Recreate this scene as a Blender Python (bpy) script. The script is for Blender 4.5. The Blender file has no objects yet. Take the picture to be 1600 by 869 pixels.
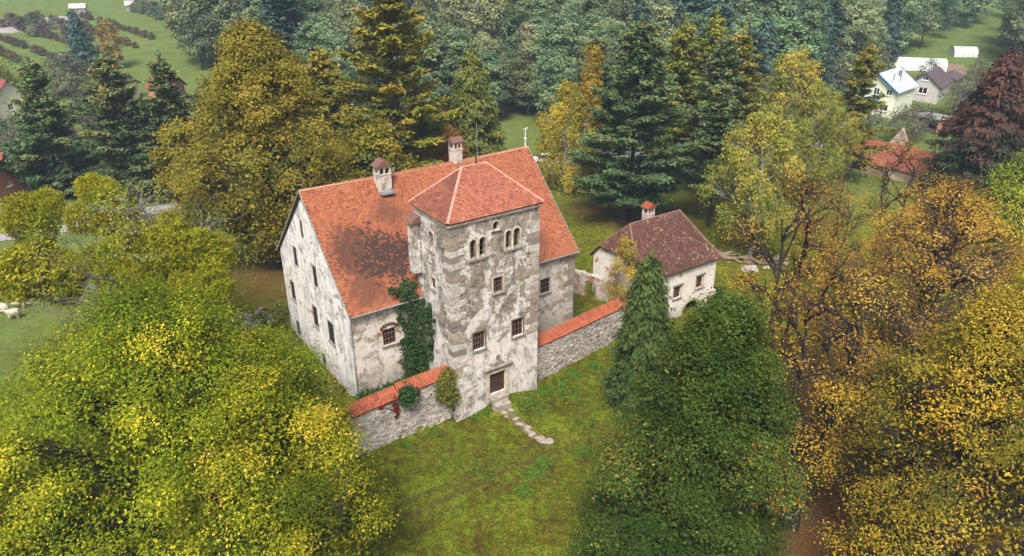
import bpy, bmesh, math, random
import numpy as np
from mathutils import Vector, Matrix
from mathutils.geometry import tessellate_polygon

random.seed(7)
SC = bpy.context.scene
COL = SC.collection
PI = math.pi
R = math.radians

# ---------------------------------------------------------------- camera
CAM_H = 39.27
cam_d = bpy.data.cameras.new('camera')
cam_d.sensor_width = 36.0
cam_d.lens = 36.0 * 1182.5 / 1600.0
cam_d.clip_start = 0.5
cam_d.clip_end = 3000
cam_o = bpy.data.objects.new('camera', cam_d)
COL.objects.link(cam_o)
cam_o.location = (0, 0, CAM_H)
cam_o.rotation_euler = (R(90 - 25.46), 0, 0)
SC.camera = cam_o

# ---------------------------------------------------------------- sky, sun, exposure
SUN_EL, SUN_AZ = 54.0, 190.0          # azimuth clockwise from +Y (the view direction)
w_ = bpy.data.worlds.new('World'); SC.world = w_; w_.use_nodes = True
nt = w_.node_tree
bg = nt.nodes['Background']
sky = nt.nodes.new('ShaderNodeTexSky')
sky.sky_type = 'NISHITA'; sky.sun_disc = False
sky.sun_elevation = R(SUN_EL); sky.sun_rotation = R(SUN_AZ)
sky.air_density = 1.0; sky.dust_density = 6.0; sky.ozone_density = 1.0
nt.links.new(sky.outputs[0], bg.inputs[0])
bg.inputs[1].default_value = 0.06
sun_d = bpy.data.lights.new('sun', 'SUN')
sun_d.energy = 1.5; sun_d.angle = R(18); sun_d.color = (1.0, 0.96, 0.90)
sun_o = bpy.data.objects.new('sun', sun_d); COL.objects.link(sun_o)
_a = R(SUN_AZ); _e = R(SUN_EL)
_to = Vector((math.sin(_a) * math.cos(_e), math.cos(_a) * math.cos(_e), math.sin(_e)))
sun_o.rotation_euler = _to.to_track_quat('Z', 'Y').to_euler()
SC.view_settings.view_transform = 'Standard'
SC.view_settings.look = 'None'
SC.view_settings.gamma = 1.0
SC.view_settings.use_curve_mapping = False
SC.view_settings.exposure = 1.85
cy = SC.cycles
cy.use_denoising = True
try: cy.denoiser = 'OPENIMAGEDENOISE'
except Exception: pass
cy.max_bounces = 4; cy.diffuse_bounces = 2; cy.glossy_bounces = 2
cy.transmission_bounces = 3; cy.volume_bounces = 0; cy.transparent_max_bounces = 4
cy.use_adaptive_sampling = True; cy.adaptive_threshold = 0.02
cy.caustics_reflective = False; cy.caustics_refractive = False

# ---------------------------------------------------------------- frames of reference
YAW = 0.6065
OX, OY = -4.80, 53.52                 # outer left front corner of the tower
CU, SU = math.cos(YAW), math.sin(YAW)
def W2(u, w): return (OX + u * CU - w * SU, OY + u * SU + w * CU)
def sstep(x, a, b):
    t = np.clip((x - a) / (b - a), 0, 1); return t * t * (3 - 2 * t)
def wall_line(u):                     # front line of the yard wall right of the tower
    return 0.75 + 1.75 * sstep(u, 6.0, 24.0)
def terrain(x, y):
    x = np.asarray(x, float); y = np.asarray(y, float)
    u = (x - OX) * CU + (y - OY) * SU
    w = -(x - OX) * SU + (y - OY) * CU
    far = np.maximum(0, y - 150)
    z = 0.055 * far
    nat = 1.4 * sstep(w, -2, 9) * (1 - sstep(w, 45, 90)) * (1 - sstep(np.abs(u - 8), 40, 80))
    right = sstep(u, 9, 25) * (1 - sstep(w, 10, 22))
    nat = nat * (1 - 0.75 * right)
    z = z + nat
    z = z + 0.85 * np.exp(-((u - 5.2) / 2.7) ** 2 - ((w + 0.3) / 3.2) ** 2)
    z = z + 0.10 * np.sin(x * .21 + 1) * np.cos(y * .17) + 0.25 * np.sin(x * .045) * np.sin(y * .05 + 1) * sstep(y, 70, 110)
    inl = sstep(u, -9.15, -8.95) * (1 - sstep(u, 1, 3)) * sstep(w, .62, .86) * (1 - sstep(w, 4.9, 7.5))
    z = z * (1 - inl) + 2.35 * inl
    wl = wall_line(u)
    inr = sstep(u, 7.5, 8.2) * (1 - sstep(u, 23.7, 24.0)) * sstep(w, wl + .1, wl + .35) * (1 - sstep(w, 16, 26))
    z = z * (1 - inr) + 1.75 * inr
    return z
def tz(x, y): return float(terrain(x, y))

# ---------------------------------------------------------------- object helpers
def put(o, parent=None):
    COL.objects.link(o)
    if parent is not None: o.parent = parent
    return o
def tag(o, label=None, cat=None, group=None, kind=None):
    if label: o['label'] = label
    if cat: o['category'] = cat
    if group: o['group'] = group
    if kind: o['kind'] = kind
    return o
def empty(name, loc, rz=0.0, label=None, cat=None, group=None):
    o = bpy.data.objects.new(name, None)
    o.empty_display_size = 0.3
    o.location = loc; o.rotation_euler = (0, 0, rz)
    put(o); return tag(o, label, cat, group)
def copy_tree(o, parent=None):
    c = o.copy(); COL.objects.link(c); c.parent = parent
    for ch in list(o.children): copy_tree(ch, c)
    return c

def np_mesh(name, V, quads=None, polys=None, mats=(), tint=None, midx=None, smooth=False):
    """mesh data from arrays. quads (n,4) or polys=(loop_verts, starts, totals)"""
    me = bpy.data.meshes.new(name)
    V = np.ascontiguousarray(V, dtype=np.float32)
    if quads is not None:
        lv = np.ascontiguousarray(quads, dtype=np.int32).ravel()
        k = quads.shape[1]
        st = np.arange(0, len(lv), k, dtype=np.int32); tt = np.full(len(st), k, np.int32)
    else:
        lv, st, tt = [np.ascontiguousarray(a, dtype=np.int32) for a in polys]
    me.vertices.add(len(V)); me.vertices.foreach_set('co', V.ravel())
    me.loops.add(len(lv)); me.loops.foreach_set('vertex_index', lv)
    me.polygons.add(len(st)); me.polygons.foreach_set('loop_start', st)
    try: me.polygons.foreach_set('loop_total', tt)
    except Exception: pass
    if midx is not None: me.polygons.foreach_set('material_index', np.ascontiguousarray(midx, dtype=np.int32))
    for m in mats: me.materials.append(m)
    me.update(calc_edges=True)
    if tint is not None:
        a = me.attributes.new('tint', 'FLOAT', 'POINT')
        a.data.foreach_set('value', np.ascontiguousarray(tint, dtype=np.float32))
    me.polygons.foreach_set('use_smooth', np.full(len(st), bool(smooth)))
    return me

class MB:
    """collects polygons, then links them as ONE mesh object"""
    def __init__(s, off=(0, 0, 0)): s.v = []; s.f = []; s.off = off
    def add(s, vs, fs):
        b = len(s.v)
        s.v += [(a[0] - s.off[0], a[1] - s.off[1], a[2] - s.off[2]) for a in vs]
        s.f += [tuple(b + i for i in f) for f in fs]
        return s
    def box(s, x0, x1, y0, y1, z0, z1, jit=0.0):
        vs = [(x, y, z) for z in (z0, z1) for y in (y0, y1) for x in (x0, x1)]
        if jit: vs = [tuple(c + random.uniform(-jit, jit) for c in v) for v in vs]
        return s.add(vs, [(0, 2, 3, 1), (4, 5, 7, 6), (0, 1, 5, 4), (2, 6, 7, 3), (0, 4, 6, 2), (1, 3, 7, 5)])
    def obox(s, c, ax, ay, az, hx, hy, hz, jit=0.0):
        c = Vector(c); ax = Vector(ax).normalized(); ay = Vector(ay).normalized(); az = Vector(az).normalized()
        vs = [tuple(c + ax * (i * hx) + ay * (j * hy) + az * (k * hz)) for k in (-1, 1) for j in (-1, 1) for i in (-1, 1)]
        if jit: vs = [tuple(q + random.uniform(-jit, jit) for q in v) for v in vs]
        return s.add(vs, [(0, 2, 3, 1), (4, 5, 7, 6), (0, 1, 5, 4), (2, 6, 7, 3), (0, 4, 6, 2), (1, 3, 7, 5)])
    def prism(s, poly, d):
        """poly: 3d points of a planar loop, d: extrude vector"""
        n = len(poly); d = Vector(d)
        vs = [tuple(p) for p in poly] + [tuple(Vector(p) + d) for p in poly]
        fs = [tuple(range(n - 1, -1, -1)), tuple(range(n, 2 * n))]
        fs += [(i, (i + 1) % n, n + (i + 1) % n, n + i) for i in range(n)]
        return s.add(vs, fs)
    def tube(s, pts, rad, k=6, cap=True):
        pts = [Vector(p) for p in pts]
        if not hasattr(rad, '__len__'): rad = [rad] * len(pts)
        vs = []; fs = []
        for i, p in enumerate(pts):
            t = (pts[min(i + 1, len(pts) - 1)] - pts[max(i - 1, 0)]).normalized()
            a = t.orthogonal().normalized() if abs(t.z) < .999 else Vector((1, 0, 0))
            if abs(t.z) < .98: a = t.cross(Vector((0, 0, 1))).normalized()
            b = t.cross(a)
            for j in range(k):
                q = p + (a * math.cos(2 * PI * j / k) + b * math.sin(2 * PI * j / k)) * rad[i]
                vs.append(tuple(q))
        for i in range(len(pts) - 1):
            for j in range(k):
                fs.append((i * k + j, i * k + (j + 1) % k, (i + 1) * k + (j + 1) % k, (i + 1) * k + j))
        if cap: fs += [tuple(range(k - 1, -1, -1)), tuple(range((len(pts) - 1) * k, len(pts) * k))]
        return s.add(vs, fs)
    def mesh(s, name, mat, smooth=False, bevel=0.0):
        me = bpy.data.meshes.new(name)
        me.from_pydata(s.v, [], s.f)
        if mat is not None: me.materials.append(mat)
        bm = bmesh.new(); bm.from_mesh(me)
        bmesh.ops.recalc_face_normals(bm, faces=bm.faces)
        if bevel > 0:
            bmesh.ops.bevel(bm, geom=list(bm.edges), offset=bevel, segments=1, affect='EDGES', clamp_overlap=True)
        bm.to_mesh(me); bm.free()
        if smooth: me.polygons.foreach_set('use_smooth', np.full(len(me.polygons), True))
        me.update(); return me
    def build(s, name, mat, parent=None, smooth=False, bevel=0.0):
        return put(bpy.data.objects.new(name, s.mesh(name, mat, smooth, bevel)), parent)

def wall_panel(mb, O, U, V, N, outer, holes, depth):
    """flat wall with real openings; the reveals run inward by depth (against N)"""
    O = Vector(O); U = Vector(U); V = Vector(V); N = Vector(N)
    loops = [outer] + holes
    pts = [p for l in loops for p in l]
    tri = tessellate_polygon([[Vector((p[0], p[1], 0)) for p in l] for l in loops])
    P = [tuple(O + U * p[0] + V * p[1]) for p in pts]
    mb.add(P, [tuple(t) for t in tri])
    for h in holes:
        n = len(h)
        a = [tuple(O + U * p[0] + V * p[1]) for p in h]
        b = [tuple(O + U * p[0] + V * p[1] - N * depth) for p in h]
        mb.add(a + b, [(i, (i + 1) % n, n + (i + 1) % n, n + i) for i in range(n)])
def rect(a0, a1, b0, b1): return [(a0, b0), (a1, b0), (a1, b1), (a0, b1)]
def arch(a0, a1, b0, bs, n=8):
    c = (a0 + a1) / 2; r = (a1 - a0) / 2
    return [(a0, b0), (a1, b0)] + [(c + r * math.cos(PI * i / n), bs + r * math.sin(PI * i / n)) for i in range(n + 1)]
# ================================================================ materials
def new_mat(name):
    m = bpy.data.materials.new(name); m.use_nodes = True
    for n in list(m.node_tree.nodes): m.node_tree.nodes.remove(n)
    return m, m.node_tree
class NT:
    def __init__(s, name):
        s.m, s.t = new_mat(name); s.out = s.n('ShaderNodeOutputMaterial')
    def n(s, typ, **kw):
        nd = s.t.nodes.new(typ)
        for k, v in kw.items(): setattr(nd, k, v)
        return nd
    def l(s, a, b): s.t.links.new(a, b)
    def coord(s, scale=(1, 1, 1), loc=(0, 0, 0)):
        tc = s.n('ShaderNodeTexCoord'); mp = s.n('ShaderNodeMapping')
        mp.inputs['Scale'].default_value = scale; mp.inputs['Location'].default_value = loc
        s.l(tc.outputs['Object'], mp.inputs[0]); return mp.outputs[0]
    def noise(s, vec, scale, detail=4, rough=.55, dist=0.0):
        n = s.n('ShaderNodeTexNoise'); n.inputs['Scale'].default_value = scale
        n.inputs['Detail'].default_value = detail; n.inputs['Roughness'].default_value = rough
        n.inputs['Distortion'].default_value = dist
        s.l(vec, n.inputs['Vector']); return n.outputs['Fac']
    def ramp(s, fac, stops, mode='LINEAR'):
        r = s.n('ShaderNodeValToRGB'); cr = r.color_ramp; cr.interpolation = mode
        while len(cr.elements) < len(stops): cr.elements.new(.5)
        for e, (p, c) in zip(cr.elements, stops):
            e.position = p; e.color = (c, c, c, 1) if not hasattr(c, '__len__') else (*c[:3], 1)
        s.l(fac, r.inputs[0]); return r.outputs[0]
    def mix(s, fac, a, b, typ='MIX'):
        x = s.n('ShaderNodeMix', data_type='RGBA', blend_type=typ)
        for sock, v in ((x.inputs[0], fac), (x.inputs[6], a), (x.inputs[7], b)):
            if hasattr(v, 'is_linked'): s.l(v, sock)
            elif hasattr(v, '__len__'): sock.default_value = (*v[:3], 1)
            else: sock.default_value = v if sock is x.inputs[0] else (v, v, v, 1)
        return x.outputs[2]
    def math(s, op, a, b=0.0, c=None):
        x = s.n('ShaderNodeMath', operation=op)
        for sock, v in zip(x.inputs, (a, b, c)):
            if v is None: continue
            if hasattr(v, 'is_linked'): s.l(v, sock)
            else: sock.default_value = v
        return x.outputs[0]
    def sep(s, vec):
        x = s.n('ShaderNodeSeparateXYZ'); s.l(vec, x.inputs[0]); return x.outputs
    def attr(s, name):
        a = s.n('ShaderNodeAttribute'); a.attribute_name = name; return a.outputs['Fac']
    def bsdf(s, col, rough=.8, spec=.25, height=None, bump=.3, dist=.05, metal=0.0):
        b = s.n('ShaderNodeBsdfPrincipled')
        if hasattr(col, 'is_linked'): s.l(col, b.inputs['Base Color'])
        else: b.inputs['Base Color'].default_value = (*col[:3], 1)
        if hasattr(rough, 'is_linked'): s.l(rough, b.inputs['Roughness'])
        else: b.inputs['Roughness'].default_value = rough
        b.inputs['Specular IOR Level'].default_value = spec; b.inputs['Metallic'].default_value = metal
        if height is not None:
            bp = s.n('ShaderNodeBump'); bp.inputs['Strength'].default_value = bump; bp.inputs['Distance'].default_value = dist
            s.l(height, bp.inputs['Height']); s.l(bp.outputs[0], b.inputs['Normal'])
        s.l(b.outputs[0], s.out.inputs['Surface']); return s.m

def simple(name, col, rough=.8, var=.25, scale=3.0, spec=.25, metal=0.0, bump=.2):
    k = NT(name); v = k.coord()
    a = k.noise(v, scale, 6); b = k.noise(v, scale * 9, 3)
    c2 = tuple(x * (1 - var) for x in col); c3 = tuple(min(1, x * (1 + var)) for x in col)
    c = k.mix(k.ramp(a, [(.3, 0), (.7, 1)]), c2, c3)
    c = k.mix(k.math('MULTIPLY', b, .35), c, tuple(x * .6 for x in col))
    return k.bsdf(c, rough, spec, b, bump, .02, metal)

def plaster(name, white, cream, stone, brick_amt=.5, peel=.5, grime=.4, top=None, streak=.5, seed=0, dark=(.05, .048, .05), zbase=0.0):
    """old lime plaster: fallen patches over stone, brick repair, water streaks and grime"""
    k = NT(name); v = k.coord(loc=(seed * 7.3, seed * 3.1, 0)); raw = k.coord()
    z = k.sep(raw)[2]
    big = k.noise(v, .7, 10, .70, .5)
    mid = k.noise(v, .9, 8, .65, .8)
    fine = k.noise(v, 5.5, 6, .7)
    grit = k.noise(v, 22, 3, .6)
    base = k.mix(k.ramp(mid, [(.35, 0), (.65, 1)]), white, cream)
    base = k.mix(k.ramp(fine, [(.42, 0), (.75, .55)]), base, tuple(c * .62 for c in cream))
    # bare stone where the plaster has come away
    vor = k.n('ShaderNodeTexVoronoi'); vor.feature = 'DISTANCE_TO_EDGE'; vor.inputs['Scale'].default_value = 1.9
    vm = k.coord(scale=(1, 1, 1.7), loc=(seed, 0, 0)); k.l(vm, vor.inputs['Vector'])
    joints = k.ramp(vor.outputs['Distance'], [(.0, 0), (.09, 1)])
    st = k.mix(k.ramp(k.noise(v, 2.3, 5, .6), [(.3, 0), (.7, 1)]), stone, tuple(c * .55 for c in stone))
    st = k.mix(k.math('SUBTRACT', 1.0, joints), st, tuple(min(1, c * 1.35) for c in stone))
    peelf = k.math('ADD', big, k.math('MULTIPLY', k.math('SUBTRACT', fine, .5), .22))
    if top is not None:      # (z0, z1, amount): more bare stone higher up
        g = k.n('ShaderNodeMapRange'); g.inputs['From Min'].default_value = top[0]; g.inputs['From Max'].default_value = top[1]
        g.inputs['To Max'].default_value = top[2]; k.l(z, g.inputs['Value'])
        peelf = k.math('ADD', peelf, g.outputs[0])
    pm = k.ramp(peelf, [(.65 - .22 * peel, 0), (.72 - .22 * peel, .9)])
    col = k.mix(pm, base, st)
    br = k.ramp(k.noise(k.coord(loc=(seed * 2.7 + 5, 9, 3)), .55, 7, .62, .5), [(.655 - .06 * brick_amt, 0), (.68 - .06 * brick_amt, 1)])
    bcol = k.mix(k.ramp(grit, [(.35, 0), (.65, 1)]), (.36, .12, .06), (.24, .075, .045))
    col = k.mix(k.math('MULTIPLY', br, .85), col, bcol)
    # streaks running down
    sv = k.coord(scale=(1.5, 1.5, .13), loc=(seed * 1.9, 2, 0))
    sn = k.noise(sv, 1.6, 8, .7, .3)
    sm = k.ramp(sn, [(.58 - .11 * streak, 0), (.69 - .10 * streak, 1)])
    gm = k.ramp(k.noise(v, .75, 10, .74, .8), [(.62 - .16 * grime, 0), (.70 - .13 * grime, 1)])
    dk = k.math('MULTIPLY', k.math('MAXIMUM', k.math('MULTIPLY', sm, k.ramp(mid, [(.35, .15), (.6, 1)])), gm), .8 * min(1, .3 + grime))
    dk = k.math('MULTIPLY', dk, k.ramp(fine, [(.25, .35), (.6, 1)]))
    col = k.mix(dk, col, dark)
    # splashed damp foot
    ft = k.n('ShaderNodeMapRange'); ft.inputs['From Min'].default_value = zbase + 1.6; ft.inputs['From Max'].default_value = zbase
    k.l(k.math('ADD', z, k.math('MULTIPLY', k.math('SUBTRACT', mid, .5), 2.2)), ft.inputs['Value'])
    col = k.mix(k.math('MULTIPLY', ft.outputs[0], .45), col, (.16, .15, .11))
    h = k.math('ADD', k.math('MULTIPLY', pm, -1.0), k.math('ADD', k.math('MULTIPLY', fine, .5), k.math('MULTIPLY', k.math('MULTIPLY', joints, pm), .7)))
    return k.bsdf(col, .9, .12, h, .55, .05)

def tile_mat(name, cols, darkpatch=None, lichen=.2, soot=.25, soot_col=(.034, .025, .022)):
    k = NT(name); v = k.coord(); t = k.attr('tint')
    c = k.ramp(t, [(i / (len(cols) - 1), q) for i, q in enumerate(cols)])
    f = k.noise(v, 14, 4, .6)
    c = k.mix(k.ramp(f, [(.3, .35), (.7, 0)]), c, tuple(x * .5 for x in cols[0]))
    big = k.noise(v, .28, 8, .65, .7); mid = k.noise(v, 1.3, 6, .7, .6)
    s = k.math('ADD', k.math('MULTIPLY', big, .6), k.math('MULTIPLY', mid, .4))
    sm = k.ramp(k.math('ADD', s, k.math('MULTIPLY', k.math('SUBTRACT', t, .5), .22)), [(.62 - .25 * soot, 0), (.72 - .18 * soot, 1)])
    sm = k.math('MULTIPLY', sm, .6)
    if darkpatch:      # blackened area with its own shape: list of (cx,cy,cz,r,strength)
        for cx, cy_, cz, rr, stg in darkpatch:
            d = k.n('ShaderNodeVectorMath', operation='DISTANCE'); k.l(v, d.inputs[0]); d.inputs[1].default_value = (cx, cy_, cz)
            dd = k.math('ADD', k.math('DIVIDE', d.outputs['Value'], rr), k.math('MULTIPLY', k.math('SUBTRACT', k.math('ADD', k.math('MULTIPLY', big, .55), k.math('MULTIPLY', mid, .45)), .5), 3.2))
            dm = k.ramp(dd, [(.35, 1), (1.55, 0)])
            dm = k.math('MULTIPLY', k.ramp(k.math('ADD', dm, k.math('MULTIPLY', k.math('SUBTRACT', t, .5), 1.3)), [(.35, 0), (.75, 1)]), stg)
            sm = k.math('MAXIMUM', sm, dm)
    c = k.mix(sm, c, soot_col)
    lm = k.ramp(k.noise(v, 3.3, 7, .75), [(.66 - .1 * lichen, 0), (.72 - .1 * lichen, 1)])
    c = k.mix(k.math('MULTIPLY', lm, min(1, lichen * 1.6)), c, (.42, .36, .27))
    return k.bsdf(c, .82, .2, f, .15, .01)

def leaf_mat(name, stops, rand=.12, trans=.2, hue=.015, spec=.08, rough=.65):
    k = NT(name); t = k.attr('tint')
    c = k.ramp(t, stops)
    oi = k.n('ShaderNodeObjectInfo')
    hs = k.n('ShaderNodeHueSaturation'); k.l(c, hs.inputs['Color'])
    k.l(k.math('ADD', k.math('MULTIPLY', oi.outputs['Random'], 2 * rand), 1 - rand), hs.inputs['Value'])
    r2 = k.math('FRACT', k.math('MULTIPLY', oi.outputs['Random'], 7.31))
    k.l(k.math('ADD', k.math('MULTIPLY', r2, 2 * hue), .5 - hue), hs.inputs['Hue'])
    b = k.n('ShaderNodeBsdfPrincipled'); k.l(hs.outputs[0], b.inputs['Base Color'])
    b.inputs['Roughness'].default_value = rough; b.inputs['Specular IOR Level'].default_value = spec
    tr = k.n('ShaderNodeBsdfTranslucent'); k.l(hs.outputs[0], tr.inputs['Color'])
    mx = k.n('ShaderNodeMixShader'); mx.inputs[0].default_value = trans
    k.l(b.outputs[0], mx.inputs[1]); k.l(tr.outputs[0], mx.inputs[2]); k.l(mx.outputs[0], k.out.inputs['Surface'])
    return k.m

def bark_mat(name, a, b, scale=3.0):
    k = NT(name); v = k.coord(scale=(1, 1, .22)); f = k.noise(v, scale, 7, .7, .4); g = k.noise(k.coord(), scale * 4, 4)
    c = k.mix(k.ramp(f, [(.35, 0), (.65, 1)]), a, b); c = k.mix(k.ramp(g, [(.5, 0), (.8, .5)]), c, tuple(x * .4 for x in a))
    return k.bsdf(c, .95, .1, f, .6, .05)

M = {}
M['tower'] = plaster('tower_plaster', (.70, .68, .655), (.53, .49, .435), (.25, .21, .15), brick_amt=.15, peel=.36, grime=.70, top=(5.0, 10.5, .14), streak=.72, seed=1)
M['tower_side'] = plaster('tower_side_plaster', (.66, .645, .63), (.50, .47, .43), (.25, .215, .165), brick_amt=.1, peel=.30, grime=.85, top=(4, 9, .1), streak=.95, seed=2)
M['house_front'] = plaster('facade_plaster', (.68, .65, .61), (.52, .455, .37), (.29, .235, .165), brick_amt=.85, peel=.72, grime=.3, streak=.3, seed=3, zbase=2)
M['gable'] = plaster('gable_plaster', (.80, .78, .77), (.64, .61, .585), (.33, .29, .24), brick_amt=.1, peel=.28, grime=.66, top=(9, 17, .06), streak=.85, seed=4, dark=(.05, .05, .056), zbase=1)
M['annex'] = plaster('annex_plaster', (.76, .73, .68), (.62, .56, .48), (.33, .26, .18), brick_amt=.45, peel=.22, grime=.28, streak=.25, seed=6)
M['chimney'] = plaster('chimney_plaster', (.60, .55, .50), (.45, .38, .31), (.32, .20, .14), brick_amt=1.2, peel=.55, grime=.55, streak=.6, seed=8, zbase=-50)
M['ruin'] = plaster('ruin_plaster', (.50, .45, .38), (.38, .31, .24), (.26, .19, .13), brick_amt=.8, peel=.8, grime=.5, streak=.5, seed=9)
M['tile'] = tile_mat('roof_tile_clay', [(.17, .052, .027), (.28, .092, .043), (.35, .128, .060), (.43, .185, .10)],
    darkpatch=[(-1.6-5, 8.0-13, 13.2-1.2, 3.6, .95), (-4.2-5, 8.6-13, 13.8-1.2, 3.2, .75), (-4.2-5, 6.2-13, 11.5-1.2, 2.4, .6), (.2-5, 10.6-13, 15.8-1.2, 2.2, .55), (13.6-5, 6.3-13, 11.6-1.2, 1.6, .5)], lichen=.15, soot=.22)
M['tile_tower'] = tile_mat('tower_tile_clay', [(.20, .062, .040), (.28, .094, .058), (.34, .125, .078), (.42, .19, .125)], lichen=.25, soot=.10)
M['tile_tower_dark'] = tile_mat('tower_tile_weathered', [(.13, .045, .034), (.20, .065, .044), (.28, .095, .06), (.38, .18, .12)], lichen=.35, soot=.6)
M['tile_annex'] = tile_mat('annex_tile_clay', [(.055, .025, .020), (.085, .036, .027), (.11, .046, .033), (.155, .074, .052), (.42, .30, .20)], lichen=.35, soot=.5)
M['tile_orange'] = tile_mat('coping_tile_clay', [(.24, .062, .03), (.34, .095, .045), (.42, .14, .07)], lichen=.2, soot=.3)
M['tile_far'] = tile_mat('far_tile_clay', [(.20, .06, .042), (.28, .09, .06), (.30, .12, .085)], lichen=.2, soot=.35)
M['tile_brown'] = tile_mat('brown_tile_clay', [(.16, .085, .065), (.22, .12, .09), (.27, .16, .12)], lichen=.3, soot=.5)
M['ridge'] = simple('ridge_tile', (.42, .22, .15), .85, .35, 4)
k = NT('quoin_stone'); oi = k.n('ShaderNodeObjectInfo'); v = k.coord()
c = k.ramp(oi.outputs['Random'], [(0, (.20, .18, .155)), (.3, (.31, .26, .195)), (.55, (.38, .31, .22)), (.8, (.52, .48, .42)), (1, (.60, .57, .52))])
f = k.noise(v, 3.2, 8, .72, .5); g = k.noise(v, 17, 4)
c = k.mix(k.ramp(f, [(.36, .8), (.62, 0)]), c, (.13, .12, .105)); c = k.mix(k.ramp(f, [(.6, 0), (.75, .5)]), c, (.58, .55, .50))
M['quoin'] = k.bsdf(c, .9, .12, g, .4, .03)
M['trim'] = simple('stone_trim', (.44, .38, .30), .9, .4, 2.2, bump=.4)
M['trim_dark'] = simple('weathered_trim', (.22, .20, .17), .9, .4, 2.5, bump=.4)
M['mortar'] = simple('mortar', (.42, .39, .35), .95, .35, 2.0, bump=.5)
k = NT('rubble_stone'); v = k.coord(); t = k.attr('tint'); f = k.noise(v, .6, 7, .65, .6); g = k.noise(v, 9, 5, .7)
c = k.ramp(t, [(0, (.20, .185, .17)), (.35, (.34, .31, .27)), (.7, (.45, .41, .36)), (1, (.56, .53, .49))])
c = k.mix(k.ramp(g, [(.35, .6), (.6, 0)]), c, (.12, .11, .10)); c = k.mix(k.ramp(f, [(.56, 0), (.68, .7)]), c, (.06, .06, .055))
M['rubble'] = k.bsdf(c, .93, .1, g, .5, .04)
M['rubble_wall_dark'] = M['rubble']
M['wood'] = simple('old_brown_wood', (.055, .027, .018), .75, .4, 6)
M['wood_frame'] = simple('window_wood', (.13, .075, .05), .75, .45, 6)
M['wood_dark'] = simple('dark_timber', (.04, .03, .024), .85, .4, 4)
M['log'] = simple('split_log', (.23, .17, .12), .9, .45, 2.5, bump=.5)
M['glass'] = simple('dark_pane', (.012, .014, .018), .12, .3, 1.5, spec=.5, bump=.02)
M['metal'] = simple('zinc_gutter', (.20, .21, .22), .45, .25, 3, spec=.5)
M['white'] = simple('white_paint', (.72, .72, .70), .55, .1, 3)
M['rust'] = simple('rusty_iron', (.10, .04, .025), .8, .4, 6)
M['interior'] = simple('dark_interior', (.03, .027, .024), .95, .2)
M['stone'] = simple('paving_stone', (.27, .24, .20), .92, .35, 2.2, bump=.6)
M['boulder'] = simple('pale_boulder', (.33, .32, .31), .9, .3, 2.0, bump=.6)
M['wool'] = simple('fleece', (.44, .38, .30), .95, .2, 6, bump=.6)
M['asphalt'] = simple('road_gravel', (.27, .26, .25), .95, .2, 1.5, bump=.3)
M['soil'] = simple('bare_soil', (.19, .13, .10), .95, .3, .8, bump=.5)
M['bark'] = bark_mat('bark_brown', (.055, .042, .034), (.11, .088, .07))
M['bark_dark'] = bark_mat('bark_dark', (.022, .018, .016), (.055, .046, .04))
M['bark_grey'] = bark_mat('bark_grey', (.13, .115, .10), (.24, .22, .20))
M['bark_red'] = bark_mat('bark_pine', (.085, .055, .045), (.17, .12, .10))
k = NT('bark_birch'); v = k.coord(scale=(1, 1, 2.2)); f = k.noise(v, 2.6, 6, .7, .6)
M['bark_birch'] = k.bsdf(k.ramp(f, [(.40, (.03, .028, .026)), (.50, (.45, .43, .40)), (.75, (.62, .60, .57))]), .85, .2, f, .3, .03)

LF = {}
LF['lime'] = leaf_mat('leaf_lime', [(0, (0.051, 0.0851, 0.0049)), (0.3, (0.114, 0.1562, 0.0074)), (0.55, (0.2212, 0.25, 0.0098)), (0.76, (0.4023, 0.3748, 0.0196)), (0.88, (0.6438, 0.4748, 0.0286)), (0.95, (0.6975, 0.3498, 0.0245)), (1, (0.6036, 0.4998, 0.1307))], .08, .2)
LF['mist_leaf'] = leaf_mat('leaf_pale_apple', [(0, (0.0828, 0.1076, 0.0138)), (0.5, (0.1987, 0.2153, 0.0345)), (1, (0.3312, 0.305, 0.0828))], .08, .2)
LF['mistletoe'] = leaf_mat('leaf_mistletoe', [(0, (0.1178, 0.14, 0.0051)), (0.5, (0.2356, 0.2499, 0.0085)), (1, (0.4123, 0.3899, 0.017))], .12, .3)
LF['oak'] = leaf_mat('leaf_oak_autumn', [(0, (0.0816, 0.0916, 0.0101)), (0.35, (0.1836, 0.1656, 0.0181)), (0.7, (0.2857, 0.2336, 0.0302)), (1, (0.3809, 0.244, 0.0403))], .06, .3)
LF['green'] = leaf_mat('leaf_dark_green', [(0, (0.0175, 0.0391, 0.0059)), (0.4, (0.0371, 0.0713, 0.0098)), (0.68, (0.0677, 0.1127, 0.0176)), (0.84, (0.1202, 0.161, 0.0343)), (0.93, (0.2185, 0.23, 0.0489)), (0.96, (0.3715, 0.276, 0.0195)), (1, (0.2622, 0.092, 0.0146))], .06, .25)
LF['chest'] = leaf_mat('leaf_chestnut', [(0, (0.09, 0.045, 0.014)), (0.25, (0.19, 0.095, 0.02)), (0.5, (0.33, 0.18, 0.024)), (0.75, (0.44, 0.28, 0.03)), (0.9, (0.4, 0.32, 0.05)), (1, (0.52, 0.26, 0.04))], .06, .2)
LF['chest_green'] = leaf_mat('leaf_chestnut_yellow', [(0, (0.0528, 0.0638, 0.01)), (0.25, (0.132, 0.1275, 0.012)), (0.5, (0.2464, 0.204, 0.018)), (0.75, (0.4048, 0.2975, 0.022)), (0.9, (0.4576, 0.323, 0.03)), (1, (0.352, 0.153, 0.025))], .06, .2)
LF['birch'] = leaf_mat('leaf_birch', [(0, (.09, .13, .02)), (.4, (.19, .22, .035)), (.75, (.33, .30, .045)), (1, (.48, .36, .05))], .08, .2)
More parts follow.
